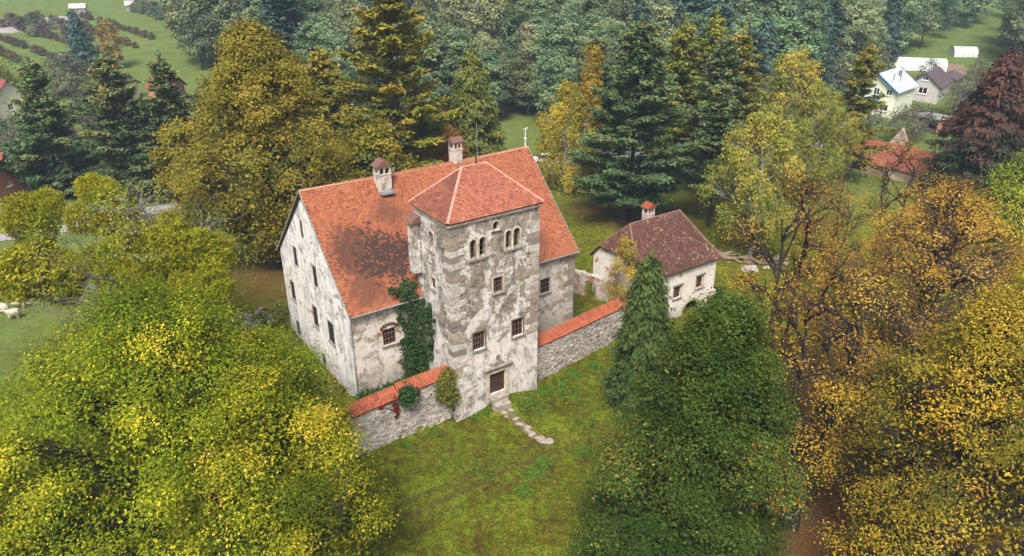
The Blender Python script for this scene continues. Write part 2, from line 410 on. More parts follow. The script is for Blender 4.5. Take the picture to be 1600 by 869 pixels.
LF['birch_green'] = leaf_mat('leaf_birch_green', [(0, (.055, .095, .025)), (.5, (.12, .17, .035)), (.85, (.22, .24, .045)), (1, (.40, .32, .05))], .08, .2)
LF['birch_gold'] = leaf_mat('leaf_birch_gold', [(0, (0.102, 0.11, 0.0198)), (0.4, (0.238, 0.2, 0.0242)), (0.75, (0.374, 0.27, 0.0242)), (1, (0.4675, 0.34, 0.044))], .08, .2)
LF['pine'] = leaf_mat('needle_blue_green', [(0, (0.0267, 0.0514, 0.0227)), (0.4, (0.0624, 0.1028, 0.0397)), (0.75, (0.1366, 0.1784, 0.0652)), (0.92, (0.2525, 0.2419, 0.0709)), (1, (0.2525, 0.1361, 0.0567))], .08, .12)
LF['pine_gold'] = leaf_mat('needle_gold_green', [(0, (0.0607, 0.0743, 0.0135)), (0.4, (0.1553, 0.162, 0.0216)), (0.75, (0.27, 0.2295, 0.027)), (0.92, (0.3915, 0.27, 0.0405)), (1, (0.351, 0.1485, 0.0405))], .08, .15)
LF['larch'] = leaf_mat('needle_yellow', [(0, (0.0575, 0.0805, 0.0161)), (0.4, (0.1495, 0.1725, 0.0287)), (0.75, (0.2875, 0.2645, 0.0403)), (1, (0.46, 0.3565, 0.0575))], .10, .2)
LF['spruce'] = leaf_mat('needle_spruce', [(0, (0.0413, 0.0702, 0.018)), (0.5, (0.0975, 0.1326, 0.027)), (1, (0.1875, 0.2048, 0.0396))], .08, .12)
LF['cyp'] = leaf_mat('needle_cypress', [(0, (0.0238, 0.0486, 0.0126)), (0.5, (0.051, 0.0891, 0.021)), (0.85, (0.102, 0.135, 0.0315)), (1, (0.204, 0.1755, 0.0735))], .06, .12)
LF['redcon'] = leaf_mat('leaf_red_creeper', [(0, (0.0148, 0.03, 0.0152)), (0.4, (0.0328, 0.048, 0.0228)), (0.62, (0.0697, 0.05, 0.0304)), (0.85, (0.1107, 0.055, 0.0342)), (1, (0.164, 0.07, 0.038))], .06, .2)
LF['edge'] = leaf_mat('leaf_yellow_green', [(0, (0.077, 0.11, 0.012)), (0.5, (0.187, 0.22, 0.022)), (0.85, (0.352, 0.319, 0.03)), (1, (0.506, 0.352, 0.04))], .06, .2)
LF['ivy'] = leaf_mat('leaf_ivy', [(0, (.010, .028, .008)), (.5, (.022, .055, .014)), (.9, (.05, .10, .02)), (1, (.16, .12, .02))], .06, .15, spec=.15)
LF['shrub'] = leaf_mat('leaf_shrub', [(0, (.05, .08, .015)), (.6, (.13, .15, .025)), (.85, (.26, .20, .03)), (1, (.36, .13, .03))], .1, .3)
LF['redleaf'] = leaf_mat('leaf_crimson', [(0, (.12, .018, .012)), (1, (.26, .04, .02))], .1, .3)
LF['maple'] = leaf_mat('leaf_maple', [(0, (.06, .06, .015)), (.4, (.16, .11, .02)), (.7, (.28, .11, .025)), (1, (.34, .085, .025))], .08, .3)
LF['grass'] = leaf_mat('blade_grass', [(0, (.045, .055, .006)), (.5, (.085, .10, .010)), (.85, (.14, .15, .014)), (1, (.22, .20, .05))], .05, .25)
LF['weed'] = leaf_mat('leaf_weed', [(0, (.04, .10, .012)), (.6, (.08, .17, .02)), (1, (.15, .24, .04))], .1, .3)
LF['fallen'] = leaf_mat('leaf_fallen', [(0, (.10, .035, .015)), (.5, (.20, .075, .02)), (.85, (.32, .15, .03)), (1, (.44, .28, .06))], .05, .1)
LF['f_green'] = leaf_mat('forest_green', [(0, (0.0659, 0.1083, 0.0524)), (0.5, (0.129, 0.1886, 0.0899)), (1, (0.2421, 0.3015, 0.1404))], .28, .25, .02)  # forest greens and conifers: distance haze put into the paler, bluer leaf colour
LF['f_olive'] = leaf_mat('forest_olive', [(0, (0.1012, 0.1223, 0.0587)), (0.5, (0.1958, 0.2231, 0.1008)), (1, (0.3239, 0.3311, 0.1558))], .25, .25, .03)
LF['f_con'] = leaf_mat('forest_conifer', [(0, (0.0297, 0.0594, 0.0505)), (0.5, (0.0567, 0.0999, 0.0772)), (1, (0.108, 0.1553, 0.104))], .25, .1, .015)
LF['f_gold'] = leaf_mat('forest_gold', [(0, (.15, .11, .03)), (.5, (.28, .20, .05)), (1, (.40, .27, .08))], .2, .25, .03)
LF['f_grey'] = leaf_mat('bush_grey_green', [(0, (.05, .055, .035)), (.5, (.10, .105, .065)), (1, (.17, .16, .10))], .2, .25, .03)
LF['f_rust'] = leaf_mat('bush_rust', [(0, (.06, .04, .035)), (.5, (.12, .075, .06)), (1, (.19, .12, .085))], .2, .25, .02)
# ================================================================ ground
def axis(parts):
    out = []
    for a, b, st in parts:
        n = max(1, int(round((b - a) / st))); out += list(np.linspace(a, b, n, endpoint=False))
    out.append(parts[-1][1]); return np.array(out)
ga = axis([(-500, -200, 20), (-200, -60, 5), (-60, -14, 1.2), (-14, 26, .42), (26, 60, 1.0), (60, 200, 5), (200, 660, 20)])
gb = axis([(-200, -60, 10), (-60, -24, 1.5), (-24, 8, .42), (8, 40, .8), (40, 120, 3), (120, 300, 6), (300, 600, 20)])
GU, GW = np.meshgrid(ga, gb)
GX = OX + GU * CU - GW * SU; GY = OY + GU * SU + GW * CU
GZ = terrain(GX, GY)
nv, nu = GU.shape
idx = np.arange(nv * nu).reshape(nv, nu)
gq = np.stack([idx[:-1, :-1], idx[:-1, 1:], idx[1:, 1:], idx[1:, :-1]], -1).reshape(-1, 4)
def blob(x, y, cx, cy_, r): return np.exp(-(((GX - cx) ** 2 + (GY - cy_) ** 2) / r ** 2))
litter = np.zeros_like(GX)
for cx, cy_, r in ((-28, 80, 11), (-24, 90, 9), (26, 42, 16), (34, 52, 16), (24, 55, 8), (30, 34, 12), (16, 97, 5), (29, 106, 5), (11, 102, 5), (15, 89, 4.5), (23, 98, 4)):
    litter = np.maximum(litter, blob(GX, GY, cx, cy_, r) * (1.15 if cy_ < 60 else .62))
litter = np.clip(litter, 0, 1)
meadow = sstep(GY, 84, 125) * (1 - .5 * sstep(np.abs(GX - 12), 0, 30) * 0) * (1 - .9 * blob(GX, GY, 20, 100, 22))
meadow = np.maximum(meadow, sstep(-GX, 42, 52))
# cart track across the lawn
tp = np.array([(-13.5, 37.5), (-10.7, 39.7), (-9.2, 41.2), (-6.6, 42.9), (-3.0, 45.4), (0.0, 47.6), (1.8, 48.9), (5.3, 50.8), (8.6, 51.9)])
trk = np.zeros_like(GX)
for off, amt in ((0.0, 1.0), (1.4, .7), (-1.1, .3)):
    dm = np.full(GX.shape, 1e9)
    for p, q in zip(tp[:-1], tp[1:]):
        d = q - p; n_ = np.array([-d[1], d[0]]) / np.hypot(*d) * off
        px = GX - p[0] - n_[0]; py = GY - p[1] - n_[1]
        t = np.clip((px * d[0] + py * d[1]) / (d @ d), 0, 1)
        dm = np.minimum(dm, np.hypot(px - t * d[0], py - t * d[1]))
    trk = np.maximum(trk, amt * np.exp(-(dm / .26) ** 2))
GZ = GZ - .05 * trk
g_me = np_mesh('ground', np.stack([GX, GY, GZ], -1).reshape(-1, 3), gq, smooth=True)
for nm, ar in (('litter', litter), ('meadow', meadow), ('track', trk)):
    a = g_me.attributes.new(nm, 'FLOAT', 'POINT'); a.data.foreach_set('value', ar.astype(np.float32).ravel())
k = NT('ground_turf'); v = k.coord()
n1 = k.noise(v, .22, 7, .62, .5); n2 = k.noise(v, 1.5, 7, .68, .4); n3 = k.noise(v, 8.0, 5, .7); n4 = k.noise(v, 34, 3, .7)
lawn = k.ramp(k.math('ADD', k.math('MULTIPLY', n2, .6), k.math('MULTIPLY', n1, .4)), [(.37, (.040, .032, .007)), (.45, (.080, .080, .006)), (.52, (.108, .142, .007)), (.60, (.175, .225, .014))])
lawn = k.mix(k.ramp(n3, [(.40, .85), (.55, 0)]), lawn, (.024, .022, .005))
lawn = k.mix(k.ramp(n4, [(.57, 0), (.68, .7)]), lawn, (.14, .062, .018))
mead = k.ramp(k.math('ADD', k.math('MULTIPLY', n1, .6), k.math('MULTIPLY', n2, .4)), [(.35, (.080, .105, .026)), (.52, (.115, .175, .040)), (.7, (.165, .215, .062))])
mead = k.mix(k.ramp(n3, [(.38, .75), (.6, 0)]), mead, (.045, .055, .014)); mead = k.mix(k.ramp(n2, [(.5, 0), (.66, .5)]), mead, (.13, .12, .045))
lit = k.ramp(n3, [(.3, (.045, .030, .014)), (.5, (.085, .052, .022)), (.7, (.15, .085, .032))])
lit = k.mix(k.ramp(n4, [(.55, 0), (.7, .8)]), lit, (.26, .125, .04))
col = k.mix(k.attr('meadow'), lawn, mead)
lf = k.math('ADD', k.math('MULTIPLY', k.attr('litter'), .85), k.math('ADD', k.math('MULTIPLY', k.math('SUBTRACT', n2, .5), 1.7), k.math('MULTIPLY', k.math('SUBTRACT', n3, .5), .9)))
col = k.mix(k.ramp(lf, [(.32, 0), (.62, 1)]), col, lit)
col = k.mix(k.math('MULTIPLY', k.attr('track'), k.ramp(n3, [(.3, .95), (.7, .45)])), col, (.060, .042, .022))
hh = k.math('ADD', k.math('MULTIPLY', n3, .6), k.math('MULTIPLY', n4, .4))
g_me.materials.append(k.bsdf(col, .95, .08, hh, .8, .09))
ground = put(bpy.data.objects.new('ground', g_me)); tag(ground, kind='structure')

def strip(name, pts, width, mat, lift=.03, kind='structure'):
    """a road or path sheet laid over the terrain along a polyline"""
    P = [np.array(p, float) for p in pts]; vs = []; fs = []
    fine = []
    for a, b in zip(P[:-1], P[1:]):
        n = max(1, int(np.hypot(*(b - a)) / 1.5))
        fine += [a + (b - a) * i / n for i in range(n)]
    fine.append(P[-1])
    for i, p in enumerate(fine):
        d = fine[min(i + 1, len(fine) - 1)] - fine[max(0, i - 1)]; n_ = np.array([-d[1], d[0]]) / (np.hypot(*d) + 1e-9)
        for sgn in (-1, -.33, .33, 1):
            wv = width / 2 * (1 + .12 * math.sin(i * 1.7 + sgn))
            q = p + n_ * sgn * wv
            vs.append((q[0], q[1], tz(q[0], q[1]) + lift))
    for i in range(len(fine) - 1):
        for j in range(3): fs.append((4 * i + j, 4 * i + j + 1, 4 * i + j + 5, 4 * i + j + 4))
    o = MB().add(vs, fs).build(name, mat); tag(o, kind=kind); return o
strip('road', [(-100, 84), (-75, 90), (-58, 99), (-50, 106), (-38, 113), (-22, 120.5), (0, 124.5), (30, 135.5), (60, 142)], 4.0, M['asphalt'], .06)
strip('garden_bed', [(112, 199), (118, 211)], 9, M['soil'], .05)
strip('yard', [(-175, 262), (-150, 277)], 24, simple('pale_yard', (.27, .25, .235), .95, .2, .4), .08)
# ================================================================ building helpers (u along the facade, w into the house)
def bempty(name, u, w, z, label, cat):
    x, y = W2(u, w)
    return empty(name, (x, y, z), YAW, label, cat)

RNG = np.random.default_rng(11)
def tiling(name, quads, mat, parent, off, tw=.23, ex=.19, seed=0, thick=.04, sag=0.0):
    """overlapping rounded clay tiles; quads: list of (O, U, V, poly2d) with U along the eave and V up the slope"""
    rng = np.random.default_rng(seed)
    ang = np.linspace(PI, 2 * PI, 5)
    hw = tw * .485
    tx = np.concatenate([[hw, -hw], hw * np.cos(ang)]); ty = np.concatenate([[ex * 1.25, ex * 1.25], .30 * tw * np.sin(ang)])
    tzv = np.concatenate([[.0, .0], np.full(5, thick * 1.7)])
    bx = tx[2:]; by = ty[2:]; bz = np.full(5, .002)
    TX = np.concatenate([tx, bx]); TY = np.concatenate([ty, by]); TZ = np.concatenate([tzv, bz])
    lv0 = [0, 1, 2, 3, 4, 5, 6] + sum([[2 + i, 7 + i, 8 + i, 3 + i] for i in range(4)], [])
    st0 = [0, 7, 11, 15, 19]; tt0 = [7, 4, 4, 4, 4]
    VV = []; TT = []
    for O, U, V, poly in quads:
        O = np.array(O, float) - np.array(off); U = np.array(U, float); V = np.array(V, float); N = np.cross(U, V); N /= np.linalg.norm(N)
        poly = np.array(poly); x0, y0 = poly.min(0); x1, y1 = poly.max(0)
        cs = []
        for j, yy in enumerate(np.arange(y0 + .02, y1 - ex * .2, ex)):
            xs = np.arange(x0 + tw * (.5 if j % 2 else 1.0), x1 - tw * .3, tw)
            cs += [(x_, yy) for x_ in xs]
        cs = np.array(cs)
        ins = np.ones(len(cs), bool)
        n = len(poly)
        for i in range(n):      # convex, counter-clockwise
            a = poly[i]; b = poly[(i + 1) % n]; e = b - a
            ins &= (e[0] * (cs[:, 1] + ex * .35 - a[1]) - e[1] * (cs[:, 0] - a[0])) > -.03
        cs = cs[ins]; m = len(cs)
        ja = rng.normal(0, .018, m); jz = np.abs(rng.normal(0, .006, m)); js = rng.normal(0, .006, m)
        jz += .012 * np.sin(cs[:, 0] * .9 + cs[:, 1] * .5) + .012
        X = cs[:, :1] + TX * np.cos(ja)[:, None] - TY * np.sin(ja)[:, None] + js[:, None]
        Y = cs[:, 1:] + TY * np.cos(ja)[:, None] + TX * np.sin(ja)[:, None]
        Z = TZ[None] + jz[:, None]
        if sag:      # old rafters have settled: the slope dips between its ends, unevenly
            fx = (X - x0) / (x1 - x0); fy = (Y - y0) / (y1 - y0)
            Z = Z - sag * np.sin(PI * np.clip(fx, 0, 1)) * (.45 + .55 * fy) - .25 * sag * np.sin(fx * 17 + 1) * np.sin(fy * 7 + 2)
        VV.append((O + X[..., None] * U + Y[..., None] * V + Z[..., None] * N).reshape(-1, 3))
        TT.append(np.repeat(np.clip(rng.normal(.5, .22, m), 0, 1), 12))
    V_ = np.concatenate(VV); cnt = len(V_) // 12
    base = np.arange(cnt)[:, None]
    lv = (np.array(lv0)[None] + 12 * base).ravel(); st = (np.array(st0)[None] + 23 * base).ravel(); tt = np.tile(tt0, cnt)
    me = np_mesh(name, V_, polys=(lv, st, tt), mats=(mat,), tint=np.concatenate(TT))
    return tag(put(bpy.data.objects.new(name, me), parent), kind='stuff')

def ridge_run(mb, a, b, r=.13, seg=.38, sag=0.0):
    """half-round ridge tiles laid end to end between two points"""
    a = Vector(a); b = Vector(b); d = b - a; n = max(1, int(d.length / seg)); t = d.normalized()
    s = t.cross(Vector((0, 0, 1))).normalized(); up = s.cross(t)
    for i in range(n):
        p = a + d * (i / n); q = a + d * ((i + 1.12) / n); p.z -= sag * math.sin(PI * i / n); q.z -= sag * math.sin(PI * (i + 1.12) / n)
        j = random.uniform(-.012, .012)
        vs = []
        for pp, rr in ((p, r * 1.08), (q, r * .95)):
            for k_ in range(6):
                an = PI * k_ / 5
                vs.append(tuple(pp + s * (math.cos(an) * rr + j) + up * (math.sin(an) * rr * .8 - .03)))
        mb.add(vs, [(k_, k_ + 1, k_ + 7, k_ + 6) for k_ in range(5)] + [(0, 1, 2, 3, 4, 5), (11, 10, 9, 8, 7, 6)])

def sash(parent, off, O, U, N, a0, a1, b0, b1, nx=2, ny=3, inset=.18, fw=.09, name='window', sill=True, head=False, mat='wood_frame', grille=False, arched=None, label=None, lintel_mat='trim_dark'):
    """window in a wall opening: frame with glazing bars; panes, sill and head are its pieces"""
    O = Vector(O); U = Vector(U); N = Vector(N); Z = Vector((0, 0, 1))
    def P(a, b, n): return O + U * a + Z * b + N * n
    m = MB(off)
    def bar(x0, x1, y0, y1, n0, n1): m.obox(P((x0 + x1) / 2, (y0 + y1) / 2, (n0 + n1) / 2), U, N, Z, (x1 - x0) / 2, (n1 - n0) / 2, (y1 - y0) / 2)
    e = .004
    bar(a0 + e, a0 + fw, b0 + e, b1 - e, -inset - .05, -inset + .06); bar(a1 - fw, a1 - e, b0 + e, b1 - e, -inset - .05, -inset + .06)
    bar(a0 + fw, a1 - fw, b0 + e, b0 + fw, -inset - .05, -inset + .055); bar(a0 + fw, a1 - fw, b1 - fw, b1 - e, -inset - .05, -inset + .055)
    for i in range(1, nx):
        x = a0 + (a1 - a0) * i / nx; bw = .035 if nx > 2 else .055
        bar(x - bw, x + bw, b0 + fw, b1 - fw, -inset - .04, -inset + .045)
    for j in range(1, ny):
        y = b0 + (b1 - b0) * j / ny
        bar(a0 + fw, a1 - fw, y - .03, y + .03, -inset - .035, -inset + .035)
    wn = m.build(name, M[mat], parent)
    if label: wn['label'] = label
    g = MB(off)
    g.obox(P((a0 + a1) / 2, (b0 + b1) / 2, -inset - .02), U, N, Z, (a1 - a0) / 2 - fw * .6, .008, (b1 - b0) / 2 - fw * .6)
    g.build('pane', M['glass'], wn)
    if sill:
        s_ = MB(off); s_.obox(P((a0 + a1) / 2, b0 - .07, .04), U, N, Z, (a1 - a0) / 2 + .16, .10, .065); s_.build('sill', M[lintel_mat], wn)
    if head:
        s_ = MB(off); s_.obox(P((a0 + a1) / 2, b1 + .24, .06), U, N, Z, (a1 - a0) / 2 + .22, .11, .06); s_.build('window_head', M['trim_dark'], wn)
    return wn
def surround(parent, off, O, U, N, a0, a1, b0, b1, wd=.16, pr=.03, mat='trim', name='window_surround'):
    O = Vector(O); U = Vector(U); N = Vector(N); Z = Vector((0, 0, 1)); m = MB(off)
    def bar(x0, x1, y0, y1): m.obox(O + U * ((x0 + x1) / 2) + Z * ((y0 + y1) / 2) + N * (pr / 2 - .02), U, N, Z, (x1 - x0) / 2, pr / 2 + .02, (y1 - y0) / 2, .006)
    bar(a0 - wd, a0 - .003, b0 - .02, b1 + wd); bar(a1 + .003, a1 + wd, b0 - .02, b1 + wd); bar(a0, a1, b1 + .003, b1 + wd - .005)
    return m.build(name, M[mat], parent)
def arch_ring(mb, O, U, N, a0, a1, b0, bs, wd=.13, pr=.05, jamb=True, n=10):
    O = Vector(O); U = Vector(U); N = Vector(N); Z = Vector((0, 0, 1))
    c = (a0 + a1) / 2; r0 = (a1 - a0) / 2 + .003; r1 = r0 + wd
    def P(a, b, k_): return tuple(O + U * a + Z * b + N * k_)
    for i in range(n):
        t0 = PI * i / n; t1 = PI * (i + 1) / n
        q = [(c + r0 * math.cos(t0), bs + r0 * math.sin(t0)), (c + r1 * math.cos(t0), bs + r1 * math.sin(t0)), (c + r1 * math.cos(t1), bs + r1 * math.sin(t1)), (c + r0 * math.cos(t1), bs + r0 * math.sin(t1))]
        mb.add([P(a, b, -.03) for a, b in q] + [P(a, b, pr) for a, b in q], [(3, 2, 1, 0), (4, 5, 6, 7), (0, 1, 5, 4), (1, 2, 6, 5), (2, 3, 7, 6), (3, 0, 4, 7)])
    if jamb:
        for s0, s1 in ((c - r1, c - r0), (c + r0, c + r1)):
            mb.obox(O + U * ((s0 + s1) / 2) + Z * ((b0 + bs) / 2) + N * (pr / 2 - .015), U, N, Z, wd / 2, pr / 2 + .015, (bs - b0) / 2)

# ================================================================ manor house
HU0, HU1, HW0, HW1 = -6.6, 16.75, 5.15, 21.45
EZ, RZ, EW, RW = 10.23, 18.51, 4.75, 13.30
hoff = (5.0, 13.0, 1.2)
house = bempty('manor_house', hoff[0], hoff[1], hoff[2], 'large whitewashed manor house with steep red tile gable roof behind the square tower', 'manor house')
def hb(): return MB(hoff)
Uf, Nf = (1, 0, 0), (0, -1, 0)
m = hb()
hwin = [(-3.85, -2.65, 6.38, 7.92), (12.72, 13.86, 6.54, 8.13)]
wall_panel(m, (0, HW0, 0), Uf, (0, 0, 1), Nf, rect(HU0, HU1, 0, 10.45), [rect(*q) for q in hwin], .3)
m.build('front_wall', M['house_front'], house)
m = hb()
gw = [(16.65, 17.4, 10.15, 12.05), (11.9, 12.7, 9.9, 11.9), (18.7, 19.6, 5.75, 7.7), (13.0, 14.0, 5.4, 7.45), (18.7, 19.45, 1.85, 3.4), (9.25, 10.4, 5.4, 7.45), (14.1, 14.5, 13.9, 15.5), (12.2, 12.95, 1.7, 2.9)]
zt = lambda w: EZ - .12 + (RZ - EZ) * (1 - abs(w - RW) / (RW - EW))
out = [(HW0, 0), (HW1, 0), (HW1, zt(HW1)), (RW, zt(RW)), (HW0, zt(HW0))]
wall_panel(m, (HU0, 0, 0), (0, 1, 0), (0, 0, 1), (-1, 0, 0), out, [rect(*q) for q in gw], .3)
m.build('gable_wall', M['gable'], house)
m = hb(); wall_panel(m, (HU1, 0, 0), (0, 1, 0), (0, 0, 1), (1, 0, 0), out, [], .3); m.build('gable_wall', M['house_front'], house)
m = hb(); wall_panel(m, (0, HW1, 0), Uf, (0, 0, 1), (0, 1, 0), rect(HU0, HU1, 0, 10.45), [], .3); m.build('rear_wall', M['gable'], house)
m = hb(); m.box(HU0 + .05, HU1 - .05, HW0 + .05, HW1 - .05, 9.6, 9.75); m.box(HU0 + .6, HU1 - .6, HW0 + .9, HW0 + 1.0, 1, 9.5); m.box(HU0 + .9, HU0 + 1.0, HW0 + 1.1, HW1 - 1, 1, 9.5)
m.build('interior_floor', M['interior'], house)
for i, q in enumerate(hwin):
    sash(house, hoff, (0, HW0, 0), Uf, Nf, *q, nx=4 if i == 0 else 3, ny=3, fw=.08)
    if i == 1: surround(house, hoff, (0, HW0, 0), Uf, Nf, *q, wd=.14)
m = hb()      # broken brick arch over the left window
for i in range(9):
    t = PI * (i + .5) / 9; c = (-3.25 + .72 * math.cos(t), 7.95 + .42 * math.sin(t))
    m.obox((c[0], HW0 - .015, c[1]), (math.cos(t), 0, math.sin(t)), (0, 1, 0), (-math.sin(t), 0, math.cos(t)), .13, .03, .10, .01)
m.build('brick_arch', M['rust'], house)
for i, q in enumerate(gw):
    sash(house, hoff, (HU0, 0, 0), (0, 1, 0), (-1, 0, 0), *q, nx=2 if i != 6 else 1, ny=3 if i != 6 else 2, fw=.06, inset=.07, sill=i in (2, 3, 4, 5), mat='wood_dark')
    surround(house, hoff, (HU0, 0, 0), (0, 1, 0), (-1, 0, 0), *q, wd=.09, pr=.02, mat='trim_dark')
# roof: boarding, tiles, ridge
RU0, RU1 = -6.76, 16.98
sl = (RZ - EZ) / (RW - EW); SLEN = math.hypot(RW - EW, RZ - EZ); cv, sv_ = (RW - EW) / SLEN, (RZ - EZ) / SLEN
m = hb()
prof = [(EW, EZ - .12), (RW, RZ - .30), (2 * RW - EW, EZ - .12), (2 * RW - EW, EZ - .22), (RW, RZ - .42), (EW, EZ - .22)]
m.prism([(RU0, a, b) for a, b in prof], (RU1 - RU0, 0, 0)); roof = m.build('roof', M['wood_dark'], house)
L = RU1 - RU0
tiling('roof_tiling', [((RU0, EW - .04, EZ), (1, 0, 0), (0, cv, sv_), [(0, 0), (L, 0), (L, SLEN), (0, SLEN)]),
                       ], M['tile'], house, hoff, seed=1, sag=.13)
tiling('rear_roof_tiling', [((RU1, 2 * RW - EW + .04, EZ), (-1, 0, 0), (0, -cv, sv_), [(0, 0), (L, 0), (L, SLEN), (0, SLEN)])], M['tile'], house, hoff, tw=.40, ex=.34, seed=9, sag=.13)
m = hb(); ridge_run(m, (RU0, RW, RZ + .03), (RU1, RW, RZ + .03), sag=.16); tag(m.build('ridge_tiling', M['ridge'], house), kind='stuff')
for a in (RU0, RU1):
    s = -1 if a == RU0 else 1
    for w0, w1 in ((EW, RW), (2 * RW - EW, RW)):
        m = hb(); p = Vector((a + .02 * s, w0, EZ - .02)); q = Vector((a + .02 * s, w1, RZ - .02)); d = (q - p).normalized()
        m.obox((p + q) / 2, (1, 0, 0), d, Vector((1, 0, 0)).cross(d), .035, (q - p).length / 2, .07); m.build('verge_board', M['trim_dark'], house)
m = hb(); m.tube([(RU0, EW - .13, EZ - .05), (0.2, EW - .13, EZ - .05)], .075, 8); m.build('gutter', M['metal'], house)
m = hb(); m.tube([(8.3, EW - .13, EZ - .05), (RU1 + .05, EW - .13, EZ - .05)], .075, 8); m.build('gutter', M['metal'], house)
m = hb(); m.tube([(HU0 + .05, EW - .1, EZ - .1), (HU0 - .02, HW0 - .12, EZ - .6), (HU0 - .02, HW0 - .12, 2.0)], .055, 8); m.build('downpipe', M['metal'], house)
m = hb(); m.tube([(HU1 + .1, EW - .1, EZ - .1), (HU1 + .03, HW0 - .12, EZ - .6), (HU1 + .03, HW0 - .12, 1.8)], .055, 8); m.build('downpipe', M['metal'], house)
m = hb(); m.box(HU0 - .05, HU1 + .05, HW0 - .22, HW0 - .003, 10.0, 10.18); m.box(HU0 - .03, HU1 + .03, HW0 - .12, HW0 - .004, 9.85, 9.997); m.build('eaves_cornice', M['trim'], house)
for i in range(12):       # quoins at the right front corner
    z = 2.2 + i * .62; lg = i % 2
    hb_ = hb(); hb_.box(HU1 - (1.15 if lg else .7), HU1 + .04, HW0 - .04, HW0 + (.5 if lg else .9), z + .01, z + .6, .008); hb_.build('quoin', M['quoin'], house)
# chimneys
def chimney(parent, off, u, w, z0, z1, a, b, cap_h, holes=True, mat='chimney', cap='tile_brown', axis_u=True):
    c = MB(off)
    zs = z1 - .75
    c.box(u - a, u + a, w - b, w + b, z0, zs)
    for x0, x1, y0, y1 in ((-a, -a + .16, -b, b), (a - .16, a, -b, b), (-a + .16, a - .16, -b, -b + .14), (-a + .16, a - .16, b - .14, b)):
        pass
    c.box(u - a - .04, u + a + .04, w - b - .04, w + b + .04, zs, zs + .08)
    # lantern with arched smoke holes: corner piers and lintel band
    pw = .17
    for sx in (-1, 1):
        for sy in (-1, 1): c.box(u + sx * a - (pw if sx > 0 else 0), u + sx * a + (0 if sx > 0 else pw), w + sy * b - (pw if sy > 0 else 0), w + sy * b + (0 if sy > 0 else pw), zs + .08, z1 - .18)
    for sy in (-1, 1): c.box(u - .07, u + .07, w + sy * (b - .08) - .07, w + sy * (b - .08) + .07, zs + .08, z1 - .18)
    c.box(u - a, u + a, w - b, w + b, z1 - .18, z1)
    o = c.build('chimney', M[mat], parent)
    i_ = MB(off); i_.box(u - a + .2, u + a - .2, w - b + .2, w + b - .2, zs + .081, z1 - .2); i_.build('flue', M['interior'], o)
    t = MB(off); e = .14
    if axis_u: prf = [(w - b - e, z1 + .004), (w + b + e, z1 + .004), (w, z1 + cap_h)]; t.prism([(u - a - e, p, q) for p, q in prf], (2 * a + 2 * e, 0, 0))
    else: prf = [(u - a - e, z1 + .004), (u + a + e, z1 + .004), (u, z1 + cap_h)]; t.prism([(p, w - b - e, q) for p, q in prf], (0, 2 * b + 2 * e, 0))
    # rows of cap tiles
    for s in (-1, 1):
        for r_ in range(3):
            f0 = r_ / 3; f1 = (r_ + 1.15) / 3
            for j in range(6):
                if axis_u:
                    x0 = u - a - e + (2 * a + 2 * e) * j / 6; x1 = x0 + (2 * a + 2 * e) / 6 - .015
                    y0 = w + s * (b + e + .03) * (1 - f0); y1 = w + s * (b + e + .03) * (1 - f1)
                    za = z1 + cap_h * f0 + .035; zb = z1 + cap_h * min(f1, 1.02) + .02
                    t.add([(x0, y0, za), (x1, y0, za), (x1, y1, zb), (x0, y1, zb), (x0, y0, za - .03), (x1, y0, za - .03)], [(0, 1, 2, 3), (4, 5, 1, 0)])
                else:
                    y0 = w - b - e + (2 * b + 2 * e) * j / 6; y1 = y0 + (2 * b + 2 * e) / 6 - .015
                    x0 = u + s * (a + e + .03) * (1 - f0); x1 = u + s * (a + e + .03) * (1 - f1)
                    za = z1 + cap_h * f0 + .035; zb = z1 + cap_h * min(f1, 1.02) + .02
                    t.add([(x0, y0, za), (x0, y1, za), (x1, y1, zb), (x1, y0, zb), (x0, y0, za - .03), (x0, y1, za - .03)], [(0, 1, 2, 3), (4, 5, 1, 0)])
    t.build('chimney_cap', M[cap], o)
    return o
chimney(house, hoff, .62, RW - .75, 17.0, 19.65, .62, .5, .6, axis_u=False)
chimney(house, hoff, 8.75, RW + .25, 17.6, 20.35, .48, .45, .42, cap='tile_brown')
m = hb(); m.box(.0, 1.25, RW - 1.75, RW - 1.25, 17.28, 17.5, .05); m.build('flashing', M['metal'], house)
m = hb(); m.tube([(11.0, RW, RZ), (11.0, RW, RZ + 3.3)], .03, 6); m.build('lightning_rod', M['metal'], house)
m = hb(); m.tube([(RU1 - .3, RW, RZ), (RU1 - .3, RW, RZ + .9), (RU1 - .3, RW, RZ + 1.9)], [.06, .045, .03], 8)
m.box(RU1 - .4, RU1 - .2, RW - .1, RW + .1, RZ + .85, RZ + 1.0); m.tube([(RU1 - .55, RW, RZ + 1.95), (RU1 - .3, RW, RZ + 1.8), (RU1 - .05, RW, RZ + 2.0)], .035, 6); m.build('finial', M['white'], house)

# ================================================================ tower
TW, TD, TH = 8.5, 5.6, 18.45
toff = (4.2, 2.8, 0.0)
tower = bempty('gate_tower', toff[0], toff[1], toff[2], 'tall square stone tower with hipped red tile roof and twin arched windows', 'tower')
def tb(): return MB(toff)
bifs = [(1.82, 2.42, 14.86, 16.22), (2.68, 3.28, 14.86, 16.26), (5.2, 5.76, 14.9, 16.27), (5.98, 6.60, 14.9, 16.29)]
sm_a = (4.0, 4.6, 16.78, 17.3)
tw_ = [(3.98, 4.9, 11.27, 12.67), (1.95, 3.08, 6.45, 8.1), (5.89, 7.02, 6.48, 8.12)]
dr = (3.46, 5.13, 1.45, 3.56)
m = tb()
wall_panel(m, (0, 0, 0), Uf, (0, 0, 1), Nf, rect(0, TW, -.6, TH), [arch(a, b, c, d) for a, b, c, d in bifs] + [arch(*sm_a)] + [rect(*q) for q in tw_] + [rect(*dr)], .45)
